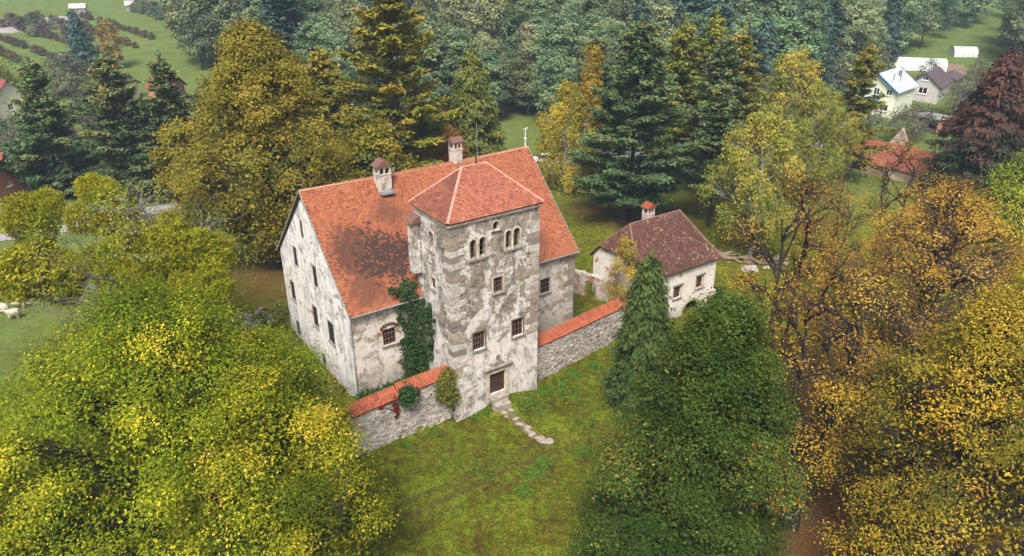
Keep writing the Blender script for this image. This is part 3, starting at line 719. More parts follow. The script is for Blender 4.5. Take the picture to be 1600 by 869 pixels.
m.build('front_wall', M['tower'], tower)
m = tb()
swin = [(2.52, 3.24, 15.1, 16.4), (2.55, 3.3, 11.65, 12.7)]
wall_panel(m, (0, 0, 0), (0, 1, 0), (0, 0, 1), (-1, 0, 0), rect(0, TD, -.6, TH), [arch(*swin[0]), rect(*swin[1])], .4)
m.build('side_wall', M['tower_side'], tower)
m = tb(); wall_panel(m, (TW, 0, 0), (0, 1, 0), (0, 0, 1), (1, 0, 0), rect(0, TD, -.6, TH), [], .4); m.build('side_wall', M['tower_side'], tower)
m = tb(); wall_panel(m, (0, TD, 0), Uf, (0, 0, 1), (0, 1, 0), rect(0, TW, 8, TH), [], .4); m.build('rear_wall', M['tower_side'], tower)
m = tb()
for z in (4.9, 9.6, 14.0): m.box(.05, TW - .05, .05, TD - .05, z, z + .15)
m.box(.5, TW - .5, 2.2, 2.3, 0, 17.5); m.build('interior_floor', M['interior'], tower)
# base batter
for a, b in ((-.02, dr[0] - .42), (dr[1] + .42, TW + .02)):      # the batter is split round the door
    m = tb(); m.add([(a, -.02, -.6), (b, -.02, -.6), (b, -.02, 1.3), (a, -.02, 1.3), (a - (.14 if a < 0 else 0), -.2, -.6), (b + (.14 if b > 8 else 0), -.2, -.6)], [(4, 5, 2, 3), (0, 4, 3), (1, 2, 5)]); m.build('plinth', M['tower'], tower)
for (c0, s0, sgu, zlo) in ((0, 0, 1, 4.3), (TW, 0, -1, 6.3)):
    n = int((17.9 - zlo) / .56)
    for i in range(n):
        z = zlo + i * .56; lg = (i % 2 == 0); hh = random.uniform(.53, .552); pr = random.uniform(.05, .10)
        a = (1.25 if lg else .78) * random.uniform(.94, 1.06); b = (.72 if lg else 1.15) * random.uniform(.94, 1.06)
        q = tb(); x0, x1 = (c0 - pr, c0 + a) if sgu > 0 else (c0 - a, c0 + pr)
        q.box(x0, x1, -pr, b, z, z + hh, .008); q.build('quoin', M['quoin'], tower, bevel=.012)
for i in range(19):
    z = 7.4 + i * .56; lg = (i % 2 == 1); pr = random.uniform(.03, .07)
    q = tb(); q.box(-pr, .8, TD - (1.0 if lg else .6), TD + .04, z, z + .54, .008); q.build('quoin', M['quoin'], tower, bevel=.012)
m = tb(); m.box(TW - 1.28, TW + .06, -.055, .9, .9, 6.28, .006); m.build('corner_pilaster', M['tower'], tower)
m = tb(); m.box(-.05, 1.22, -.045, .8, 2.6, 4.29, .006); m.build('corner_pilaster', M['tower'], tower)
# twin arched windows with a little column between
for i in (0, 2):
    l, r_ = bifs[i], bifs[i + 1]
    m = tb(); arch_ring(m, (0, 0, 0), Uf, Nf, *l, wd=.15, pr=.06); arch_ring(m, (0, 0, 0), Uf, Nf, *r_, wd=.15, pr=.06)
    wn = m.build('twin_window', M['trim'], tower)
    m = tb(); c = (l[1] + r_[0]) / 2
    m.tube([(c, -.02, l[2]), (c, -.02, l[2] + .12), (c, -.02, l[2] + .13), (c, -.02, l[3] - .16), (c, -.02, l[3] - .15), (c, -.02, l[3])], [.13, .13, .085, .08, .14, .14], 10); m.build('column', M['trim'], wn)
    m = tb(); m.box(l[0] - .2, r_[1] + .2, -.16, .25, l[2] - .16, l[2] - .004, .01); m.build('sill', M['trim_dark'], wn)
    m = tb()
    for a, b, c0, d0 in (l, r_):
        for f in (.33, .68): m.box(a - .02, b + .02, .2, .24, c0 + (d0 - c0) * f - .02, c0 + (d0 - c0) * f + .02)
        if i == 2 or a == l[0]: m.box((a + b) / 2 - .02, (a + b) / 2 + .02, .19, .235, c0, d0 + .25)
    m.build('glazing_bar', M['wood_frame'], wn)
m = tb(); arch_ring(m, (0, 0, 0), Uf, Nf, *sm_a, wd=.13, pr=.04); wn = m.build('arched_window', M['trim'], tower)
m = tb(); m.box(sm_a[0] - .18, sm_a[1] + .18, -.12, .3, sm_a[2] - .12, sm_a[2] - .004, .01); m.build('sill', M['rust'], wn)
m = tb(); m.box(sm_a[0] - .05, sm_a[1] + .05, .46, .5, sm_a[2] - .05, sm_a[3] + .35); m.build('shutter', M['wood_dark'], wn)
for i, q in enumerate(tw_):
    wn = sash(tower, toff, (0, 0, 0), Uf, Nf, *q, nx=4 if i == 1 else 3, ny=3, inset=.22, fw=.09)
    surround(tower, toff, (0, 0, 0), Uf, Nf, *q, wd=.17 if i == 0 else .12, pr=.04 if i == 0 else .02, mat='trim' if i == 0 else 'wood_frame')
m = tb(); arch_ring(m, (0, 0, 0), (0, 1, 0), (-1, 0, 0), *swin[0], wd=.16, pr=.06); wn = m.build('arched_window', M['trim'], tower)
m = tb(); m.box(.25, .3, swin[0][0], swin[0][1], 15.5, 15.55); m.box(.25, .3, swin[0][0], swin[0][1], 16.0, 16.05); m.box(.24, .29, 2.86, 2.91, 15.1, 16.7); m.build('glazing_bar', M['wood_frame'], wn)
m = tb(); m.box(-.15, .3, swin[0][0] - .18, swin[0][1] + .18, 14.95, 15.096); m.build('sill', M['trim_dark'], wn)
sash(tower, toff, (0, 0, 0), (0, 1, 0), (-1, 0, 0), *swin[1], nx=2, ny=3, inset=.22); surround(tower, toff, (0, 0, 0), (0, 1, 0), (-1, 0, 0), *swin[1], wd=.18, pr=.04)
# door with stone frame, cornice and step
m = tb()
for a, b in ((dr[0] - .36, dr[0] - .004), (dr[1] + .004, dr[1] + .36)): m.box(a, b, -.1, .2, .8, 3.565)
m.box(dr[0] - .36, dr[1] + .36, -.1, .2, 3.57, 3.95)
dj = m.build('door_surround', M['trim'], tower, bevel=.015)
m = tb(); m.box(dr[0] - .62, dr[1] + .62, -.3, .1, 4.12, 4.27); m.box(dr[0] - .5, dr[1] + .5, -.2, .1, 3.953, 4.117); m.build('door_cornice', M['trim_dark'], dj, bevel=.02)
m = tb()
ped = [(3.7, 4.275), (5.0, 4.275), (4.95, 4.5), (4.65, 4.72), (4.35, 4.8), (4.05, 4.72), (3.75, 4.5)]
m.prism([(a, -.14, b) for a, b in ped], (0, .14, 0)); m.build('pediment', M['trim_dark'], dj)
m = tb(); m.prism([(4.2, -.1, 4.85), (4.5, -.1, 4.85), (4.55, -.1, 5.2), (4.35, -.1, 5.35), (4.15, -.1, 5.2)], (0, .1, 0)); m.build('carved_crest', M['trim_dark'], dj)
for a, b in ((dr[0] + .01, 4.29), (4.30, dr[1] - .01)):
    d_ = MB(toff); d_.box(a, b, .2, .26, dr[2], dr[3] - .01); dl = d_.build('door_leaf', M['wood'], tower)
    pn = MB(toff)
    for i in range(5):
        z = dr[2] + .1 + i * .4
        pn.box(a + .1, b - .1, .165, .199, z, z + .31); 
    pn.build('door_panel', M['wood'], dl, bevel=.02)
    hd = MB(toff); hd.box((4.2 if a < 4 else 4.34), (4.25 if a < 4 else 4.39), .12, .2, 2.45, 2.62); hd.build('handle', M['rust'], dl)
for (a, b, w0, w1, z0, z1) in ((3.3, 5.0, -.75, -.02, .9, 1.42), (3.25, 4.75, -1.5, -.752, .5, 1.12)):
    q = tb(); q.box(a, b, w0, w1, z0, z1, .03); q.build('step', M['stone'], tower, bevel=.03)
# roof
te, tr0, tr1, trz = .28, 2.95, 5.26, 21.5
tez = 18.42; tm = TD / 2 + .0
A = (-te, -te, tez); B = (TW + te, -te, tez); Cc = (TW + te, TD + te, tez); Dd = (-te, TD + te, tez); E0 = (tr0, tm, trz); E1 = (tr1, tm, trz)
m = tb(); m.add([A, B, Cc, Dd, E0, E1, tuple(np.array(A) - (0, 0, .14)), tuple(np.array(B) - (0, 0, .14)), tuple(np.array(Cc) - (0, 0, .14)), tuple(np.array(Dd) - (0, 0, .14))],
      [(0, 1, 5, 4), (1, 2, 5), (2, 3, 4, 5), (3, 0, 4), (6, 7, 1, 0), (7, 8, 2, 1), (8, 9, 3, 2), (9, 6, 0, 3), (9, 8, 7, 6)])
m.build('roof', M['wood_dark'], tower)
def hipface(a, b, tops):
    a = np.array(a); b = np.array(b); U = (b - a) / np.linalg.norm(b - a)
    t0 = np.array(tops[0]); nn = t0 - a; V = nn - U * (nn @ U); V /= np.linalg.norm(V)
    poly = [(0, 0), (np.linalg.norm(b - a), 0)] + [(float((np.array(t) - a) @ U), float((np.array(t) - a) @ V)) for t in tops]
    N = np.cross(U, V)
    return (a - V * .05 + N * .01, U, V, poly)
tiling('roof_tiling', [hipface(A, B, [E1, E0]), hipface(B, Cc, [E1]), hipface(Cc, Dd, [E0, E1])], M['tile_tower'], tower, toff, seed=2)
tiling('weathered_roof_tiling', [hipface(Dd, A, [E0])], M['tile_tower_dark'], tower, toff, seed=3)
m = tb()
for p, q in ((A, E0), (B, E1), (Cc, E1), (Dd, E0), (E0, E1)):
    ridge_run(m, np.array(p) + (0, 0, .06), np.array(q) + (0, 0, .06), .12)
tag(m.build('hip_tiling', M['ridge'], tower), kind='stuff')
m = tb(); m.tube([(4.3, tm, trz), (4.3, tm, trz + .75)], .07, 8); m.build('vent_pipe', M['rust'], tower)
m = tb()
m.box(-.14, TW + .14, -.14, -.004, 17.95, 18.22); m.box(-.24, TW + .24, -.24, -.145, 18.1, 18.3); m.box(-.14, -.004, 0, TD, 17.95, 18.22); m.build('eaves_cornice', M['trim'], tower)
# garderobe shaft in the corner between tower and house roof
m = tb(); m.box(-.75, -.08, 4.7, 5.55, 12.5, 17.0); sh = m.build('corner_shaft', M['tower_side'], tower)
m = tb(); m.prism([(-.95, 4.5, 17.005), (-.05, 4.5, 17.005), (-.05, 4.5, 17.55), (-.5, 4.5, 17.45)], (0, 1.2, 0)); m.build('shaft_cap', M['tile_brown'], sh)
# ================================================================ annex
AU0, AU1, AW0, AW1 = 24.1, 34.9, 2.6, 10.6
aoff = (29.5, 6.6, 0.0)
annex = bempty('annex_house', aoff[0], aoff[1], 0.0, 'small pale annex with dark brown mottled tile roof and arched cellar opening', 'outbuilding')
def ab(): return MB(aoff)
aez, arz, aw0, aw1, au0, au1, arw = 5.9, 10.5, 2.25, 10.95, 23.8, 35.2, 6.6
asl = (arz - aez) / (arw - aw0)
awin = [(28.55, 29.6, 2.5, 3.85), (31.95, 32.95, 2.8, 4.2)]
m = ab(); wall_panel(m, (0, AW0, 0), Uf, (0, 0, 1), Nf, rect(AU0, AU1, -.6, 6.15), [rect(*q) for q in awin] + [arch(30.2, 32.9, -.5, .15, 12)], .5)
m.build('front_wall', M['annex'], annex)
for q in awin:
    sash(annex, aoff, (0, AW0, 0), Uf, Nf, *q, nx=2, ny=3, inset=.2, head=True); surround(annex, aoff, (0, AW0, 0), Uf, Nf, *q, wd=.15)
m = ab(); arch_ring(m, (0, AW0, 0), Uf, Nf, 30.2, 32.9, -.5, .15, wd=.3, pr=.03, jamb=False, n=14); m.build('cellar_arch', M['trim'], annex)
hz = 7.55; hd_ = (hz - aez) / asl
out = [(AW0, -.6), (AW1, -.6), (AW1, 6.15), (aw1 - hd_ - .05, hz - .1), (aw0 + hd_ + .05, hz - .1), (AW0, 6.15)]
m = ab(); wall_panel(m, (AU0, 0, 0), (0, 1, 0), (0, 0, 1), (-1, 0, 0), out, [rect(3.3, 4.4, 1.5, 3.6)], .4); m.build('gable_wall', M['annex'], annex)
m = ab(); m.box(AU0 + .3, AU0 + .36, 3.3, 4.4, 1.5, 3.6); m.build('door', M['wood_dark'], annex)
m = ab(); wall_panel(m, (AU1, 0, 0), (0, 1, 0), (0, 0, 1), (1, 0, 0), rect(AW0, AW1, -.6, 6.15), [], .4); m.build('end_wall', M['annex'], annex)
m = ab(); wall_panel(m, (0, AW1, 0), Uf, (0, 0, 1), (0, 1, 0), rect(AU0, AU1, -.6, 6.15), [], .4); m.build('rear_wall', M['annex'], annex)
m = ab(); m.box(AU0 + .05, AU1 - .05, AW0 + .05, AW1 - .05, 1.6, 1.8); m.box(AU0 + .6, AU1 - .6, 4.9, 5.0, -.5, 6.0); m.build('interior_floor', M['interior'], annex)
m = ab()      # crumbled footing at the right front corner
for i in range(26):
    z = random.uniform(-.2, 1.9); a = AU1 - random.uniform(-.1, .9) * (1 - z / 2.6); s = random.uniform(.1, .24)
    m.obox((a, AW0 - random.uniform(-.05, .14), z), (1, random.uniform(-.3, .3), 0), (0, 1, 0), (0, 0, 1), s * 1.3, s, s * .7, .04)
m.build('broken_footing', M['trim'], annex)
r0, r1 = 25.35, 32.6
P = dict(FL=(au0, aw0, aez), FR=(au1, aw0, aez), BR=(au1, aw1, aez), BL=(au0, aw1, aez), HF=(au0, aw0 + hd_, hz), HB=(au0, aw1 - hd_, hz), R0=(r0, arw, arz), R1=(r1, arw, arz))
m = ab(); kk = list(P); vs = [P[a] for a in kk] + [tuple(np.array(P[a]) - (0, 0, .15)) for a in kk]
I = {a: i for i, a in enumerate(kk)}
m.add(vs, [tuple(I[a] for a in f) for f in (('FL', 'FR', 'R1', 'R0', 'HF'), ('FR', 'BR', 'R1'), ('BR', 'BL', 'HB', 'R0', 'R1'), ('HF', 'R0', 'HB'))]
      + [(I[a], I[b], I[b] + 8, I[a] + 8) for a, b in (('FL', 'FR'), ('FR', 'BR'), ('BR', 'BL'), ('BL', 'HB'), ('HB', 'HF'), ('HF', 'FL'))]
      + [tuple(I[a] + 8 for a in f[::-1]) for f in (('FL', 'FR', 'R1', 'R0', 'HF'), ('FR', 'BR', 'R1'), ('BR', 'BL', 'HB', 'R0', 'R1'), ('HF', 'R0', 'HB'))])
m.build('roof', M['wood_dark'], annex)
def face_poly(a, b, rest):
    a = np.array(a); b = np.array(b); U = (b - a) / np.linalg.norm(b - a); nn = np.array(rest[0]) - a; V = nn - U * (nn @ U); V /= np.linalg.norm(V)
    return (a - V * .04 + np.cross(U, V) * .01, U, V, [(0, 0), (np.linalg.norm(b - a), 0)] + [(float((np.array(t) - a) @ U), float((np.array(t) - a) @ V)) for t in rest])
tiling('roof_tiling', [face_poly(P['FL'], P['FR'], [P['R1'], P['R0'], P['HF']]), face_poly(P['FR'], P['BR'], [P['R1']]),
    face_poly(P['BR'], P['BL'], [P['HB'], P['R0'], P['R1']]), face_poly(P['HB'], P['HF'], [P['R0']])], M['tile_annex'], annex, aoff, seed=5)
m = ab()
for a, b in (('R0', 'R1'), ('FR', 'R1'), ('BR', 'R1'), ('HF', 'R0'), ('HB', 'R0')): ridge_run(m, np.array(P[a]) + (0, 0, .06), np.array(P[b]) + (0, 0, .06), .12)
tag(m.build('ridge_tiling', simple('annex_ridge', (.17, .10, .08), .88, .4, 4), annex), kind='stuff')
chimney(annex, aoff, 28.3, 7.0, 9.5, 11.7, .5, .42, .5, cap='tile_orange', axis_u=False)

# ================================================================ yard walls
def rubble_wall(name, label, pts, z_bot, z_top, th, seed, pale=0.0, coping=True, steps=None):
    """pts: (u,w) line of the outer face; stones set in mortar on both faces"""
    rng = np.random.default_rng(seed)
    mid = pts[len(pts) // 2]
    x, y = W2(*mid); off = (mid[0], mid[1], 0.0)
    root = empty(name, (x, y, 0), YAW, label, 'wall')
    core = MB(off); SV = []; ST = []
    LVs = []; 
    cube = np.array([(i, j, k_) for k_ in (-1, 1) for j in (-1, 1) for i in (-1, 1)], float)
    fq = np.array([(0, 2, 3, 1), (4, 5, 7, 6), (0, 1, 5, 4), (2, 6, 7, 3), (0, 4, 6, 2), (1, 3, 7, 5)])
    acc = 0.0
    tops = []
    for (p, q) in zip(pts[:-1], pts[1:]):
        p = np.array(p); q = np.array(q); d = q - p; Ls = np.hypot(*d); t = d / Ls; n = np.array([t[1], -t[0]])     # outward (towards the lawn)
        zt_ = z_top(p) if callable(z_top) else z_top; zt2 = z_top(q) if callable(z_top) else z_top
        zb1 = z_bot(p); zb2 = z_bot(q)
        a, b, c_, e = p, q, q - n * th, p - n * th
        core.add([(a[0], a[1], zb1 - .5), (b[0], b[1], zb2 - .5), (c_[0], c_[1], zb2 - .5), (e[0], e[1], zb1 - .5), (a[0], a[1], zt_), (b[0], b[1], zt2), (c_[0], c_[1], zt2), (e[0], e[1], zt_)],
                 [(3, 2, 1, 0), (4, 5, 6, 7), (0, 1, 5, 4), (1, 2, 6, 5), (2, 3, 7, 6), (3, 0, 4, 7)])
        for side in (1, -1):
            z = 0.0
            Hh = max(zt_ - zb1, zt2 - zb2) + .3
            while z < Hh:
                rh = rng.uniform(.14, .30); s = rng.uniform(-.2, 0)
                while s < Ls:
                    wd = rng.uniform(.18, .55); f = np.clip((s + wd / 2) / Ls, 0, 1)
                    zb = zb1 + (zb2 - zb1) * f - .2; ztt = zt_ + (zt2 - zt_) * f
                    if zb + z + rh < ztt and s + wd < Ls + .1 and rng.random() > .06:
                        base = p if side > 0 else p - n * th
                        c0 = base + t * (s + wd / 2) + n * side * (rng.uniform(-.05, .03))
                        hx, hz_, hy = wd / 2 - .02, rh / 2 - .015, .085
                        V_ = cube * (hx, hy, hz_) * rng.uniform(.78, 1.05, (8, 3)) + rng.normal(0, .012, (8, 3))
                        ta = rng.normal(0, .09); V_ = np.stack([V_[:, 0] * math.cos(ta) - V_[:, 2] * math.sin(ta), V_[:, 1], V_[:, 2] * math.cos(ta) + V_[:, 0] * math.sin(ta)], -1)
                        Wd = np.empty((8, 3)); Wd[:, 0] = c0[0] + V_[:, 0] * t[0] + V_[:, 1] * n[0]; Wd[:, 1] = c0[1] + V_[:, 0] * t[1] + V_[:, 1] * n[1]; Wd[:, 2] = zb + z + rh / 2 + V_[:, 2]
                        SV.append(Wd - off); ST.append(np.full(8, np.clip(rng.normal(.5 + pale, .25), 0, 1)))
                    s += wd
                z += rh
    core.build('wall_core', M['mortar'], root)
    ns = len(SV)
    qd = (fq[None] + 8 * np.arange(ns)[:, None, None]).reshape(-1, 4)
    o = put(bpy.data.objects.new('masonry', np_mesh('masonry', np.concatenate(SV), qd, mats=(M['rubble'],), tint=np.concatenate(ST))), root); tag(o, kind='stuff')
    if coping:
        cb = MB(off); tl = []; tt = []
        for (p, q) in zip(pts[:-1], pts[1:]):
            p = np.array(p); q = np.array(q); d = q - p; Ls = np.hypot(*d); t = d / Ls; n = np.array([t[1], -t[0]])
            z1 = z_top(p) if callable(z_top) else z_top; z2 = z_top(q) if callable(z_top) else z_top
            prf = [(.12, .0), (.12, .07), (-th - .12, .62), (-th - .12, 0)]
            vs = [(p[0] + n[0] * a, p[1] + n[1] * a, z1 + b + .005) for a, b in prf] + [(q[0] + n[0] * a, q[1] + n[1] * a, z2 + b + .005) for a, b in prf]
            cb.add(vs, [(3, 2, 1, 0), (4, 5, 6, 7), (0, 1, 5, 4), (1, 2, 6, 5), (2, 3, 7, 6), (3, 0, 4, 7)])
            npan = max(1, int(Ls / .21))
            for i in range(npan):
                f = (i + .5) / npan; c0 = p + d * f; zc = z1 + (z2 - z1) * f
                for a0, a1, b0, b1 in ((.20, -.36, .07, .36), (-.26, -th - .22, .33, .70)):
                    ring = []
                    jz = rng.normal(0, .008)
                    for aa, bb, rr in ((a0, b0, .105), (a1, b1, .085)):
                        for k_ in range(5):
                            an = PI * k_ / 4
                            ring.append((c0[0] + n[0] * aa + t[0] * rr * math.cos(an) - off[0], c0[1] + n[1] * aa + t[1] * rr * math.cos(an) - off[1], zc + bb + .02 + jz + rr * .75 * math.sin(an)))
                    tl.append(np.array(ring)); tt.append(np.full(10, np.clip(rng.normal(.5, .25), 0, 1)))
        cb.build('coping_bed', M['tile_orange'], root)
        fq2 = np.array([(k_, k_ + 1, k_ + 6, k_ + 5) for k_ in range(4)])
        qd = (fq2[None] + 10 * np.arange(len(tl))[:, None, None]).reshape(-1, 4)
        tag(put(bpy.data.objects.new('coping_tiling', np_mesh('coping_tiling', np.concatenate(tl), qd, mats=(M['tile_orange'],), tint=np.concatenate(tt))), root), kind='stuff')
    return root
zb = lambda p: float(terrain(*W2(p[0], p[1] - .6)))
rubble_wall('yard_wall', 'rubble stone yard wall with orange tile coping left of the tower, upper stretch', [(-4.9, .50), (-.06, .50)], zb, lambda p: 4.35 + .03 * (p[0] + 4.9), .62, 21, .15)
rubble_wall('yard_wall', 'lower stretch of rubble yard wall with orange coping ending at the lime trees', [(-9.1, .40), (-4.92, .49)], zb, lambda p: 3.98 + .06 * (p[0] + 9.1), .62, 22, .25)
rubble_wall('yard_wall', 'long curved stone yard wall with orange tile coping right of the tower', [(u_, float(wall_line(u_))) for u_ in np.linspace(8.62, 24.0, 12)], zb, lambda p: 3.95 - .012 * (p[0] - 8.6), .62, 23, .08)
rubble_wall('garden_wall', 'pale garden wall running forward from the wall corner beneath the limes', [(-13.6, -6.6), (-9.3, .25)], zb, lambda p: 3.1 + .1 * (p[0] + 9.3), .6, 24, .35, coping=False)
# ruined little wall with a doorway, between manor and annex
ru = bempty('ruined_wall', 22.6, 9.5, 1.2, 'low crumbling plastered wall with doorway between manor and annex', 'wall')
def rb(): return MB((22.6, 9.5, 1.2))
p0 = Vector((23.9, 6.4, 0)); p1 = Vector((21.2, 13.2, 0)); dd = (p1 - p0); Ln = dd.length; tt_ = dd.normalized(); nn_ = Vector((-tt_.y, tt_.x, 0))
if nn_.x > 0: nn_ = -nn_
for a, b, z0, z1 in ((0, 2.4, 1.0, 4.2), (2.4, 3.7, 3.6, 4.1), (3.7, Ln, 1.0, 4.4)):
    m = rb(); m.obox(p0 + tt_ * ((a + b) / 2) + Vector((0, 0, (z0 + z1) / 2)), tt_, nn_, (0, 0, 1), (b - a) / 2 - .002, .24, (z1 - z0) / 2); m.build('wall_section', M['ruin'], ru)
m = rb()
for i in range(60):
    f = random.uniform(0, Ln); m.obox(p0 + tt_ * f + nn_ * random.uniform(-.2, .2) + Vector((0, 0, 4.28 + random.uniform(-.1, .1))), tt_, nn_, (0, 0, 1), random.uniform(.1, .25), .14, random.uniform(.05, .14), .04)
m.build('broken_cresting', M['mortar'], ru)

# ================================================================ footpath of flat stones
path_pts = [W2(4.1, -1.6), W2(4.25, -3.6), W2(4.5, -5.4), W2(5.0, -6.9)]
fp = strip('footpath', path_pts, .9, simple('worn_earth', (.11, .090, .035), .95, .45, 1.6, bump=.6), .012)
rs = random.Random(5)
for i in range(19):
    f = (i + rs.random() * .6) / 19 * 3; a = int(min(f, 2.999)); fr = f - a
    q = [path_pts[a][j] + (path_pts[a + 1][j] - path_pts[a][j]) * fr for j in (0, 1)]
    sz = rs.uniform(.15, .30) * (1.7 if i > 16 else 1)
    cx = q[0] + rs.uniform(-.55, .55); cy_ = q[1] + rs.uniform(-.15, .15); cz = tz(cx, cy_)
    n = 7; an0 = rs.random() * 6
    pl = [(sz * rs.uniform(.75, 1.15) * math.cos(an0 + 2 * PI * j / n) * 1.25, sz * rs.uniform(.75, 1.15) * math.sin(an0 + 2 * PI * j / n), -.03) for j in range(n)]
    m = MB(); m.prism(pl, (0, 0, .10)); o = m.build('paving_stone', M['stone'], None, bevel=.02)
    o.parent = fp; o.location = (cx, cy_, cz + .015); o.rotation_euler = (rs.uniform(-.06, .06), rs.uniform(-.06, .06), 0)
# ================================================================ vegetation
def leaf_quads(P, N, size, rng, aspect=.62, fold=.18, axis=None):
    """one folded, pointed leaf face per point; returns verts, quads"""
    n = len(P)
    N = N / (np.linalg.norm(N, axis=1, keepdims=True) + 1e-9)
    if axis is None: axis = rng.normal(size=(n, 3))
    A = axis - N * (axis * N).sum(1, keepdims=True); A /= (np.linalg.norm(A, axis=1, keepdims=True) + 1e-9)
    B = np.cross(N, A)
    s = size[:, None]
    V = np.stack([P - A * s, P + B * s * aspect + N * s * fold + A * s * .12, P + A * s, P - B * s * aspect + N * s * fold + A * s * .12], 1)
    return V.reshape(-1, 3), np.arange(4 * n).reshape(-1, 4)
def tubes_np(segs, k=5):
    """segs: list of (points (m,3), radii (m)) -> verts, quads"""
    VV = []; QQ = []; base = 0; k_in = k
    for pts, rad in segs:
        pts = np.asarray(pts, float); m = len(pts); k = 3 if m == 4 else k_in
        t = np.gradient(pts, axis=0); t /= (np.linalg.norm(t, axis=1, keepdims=True) + 1e-9)
        ref = np.where(np.abs(t[:, 2:3]) > .9, np.array([[1., 0, 0]]), np.array([[0, 0, 1.]]))
        a = np.cross(t, ref); a /= (np.linalg.norm(a, axis=1, keepdims=True) + 1e-9); b = np.cross(t, a)
        an = np.arange(k) * 2 * PI / k
        ring = pts[:, None] + (a[:, None] * np.cos(an)[None, :, None] + b[:, None] * np.sin(an)[None, :, None]) * np.asarray(rad)[:, None, None]
        VV.append(ring.reshape(-1, 3))
        i = np.arange(m - 1)[:, None] * k; j = np.arange(k)[None]
        QQ.append((base + np.stack([i + j, i + (j + 1) % k, i + k + (j + 1) % k, i + k + j], -1)).reshape(-1, 4)); base += m * k
    return np.concatenate(VV), np.concatenate(QQ)
def curve(a, b, rng, sag=.0, wob=.06, m=6):
    a = np.asarray(a, float); b = np.asarray(b, float); t = np.linspace(0, 1, m)[:, None]
    d = b - a; L = np.linalg.norm(d)
    p = a + d * t; p[:, 2] += sag * L * (t[:, 0] * (1 - t[:, 0])) * 4
    w = rng.normal(0, wob * L, (m, 3)); w[0] = 0; w[-1] = 0
    return p + w * .6
PROF = {
    'round': lambda t: np.sqrt(np.clip(1 - (2 * t - 1) ** 2, .02, 1)) ** .8,
    'dome': lambda t: np.clip(np.sin(PI * (t * .82 + .17)), .05, 1) ** .7,
    'egg': lambda t: np.clip(np.sin(PI * np.clip(t, 0, 1) ** .72 * .97 + .03), .05, 1) ** .75,
    'cone': lambda t: np.clip(1.06 - t, .06, 1) ** .8 * np.clip(.55 + t * 3, 0, 1),
    'spire': lambda t: np.clip(1.02 - t, .02, 1) ** .56 * np.clip(.72 + 1.4 * t, 0, 1),
    'vase': lambda t: np.clip(np.sin(PI * (t ** 1.3 * .85 + .1)), .08, 1) ** .7,
}
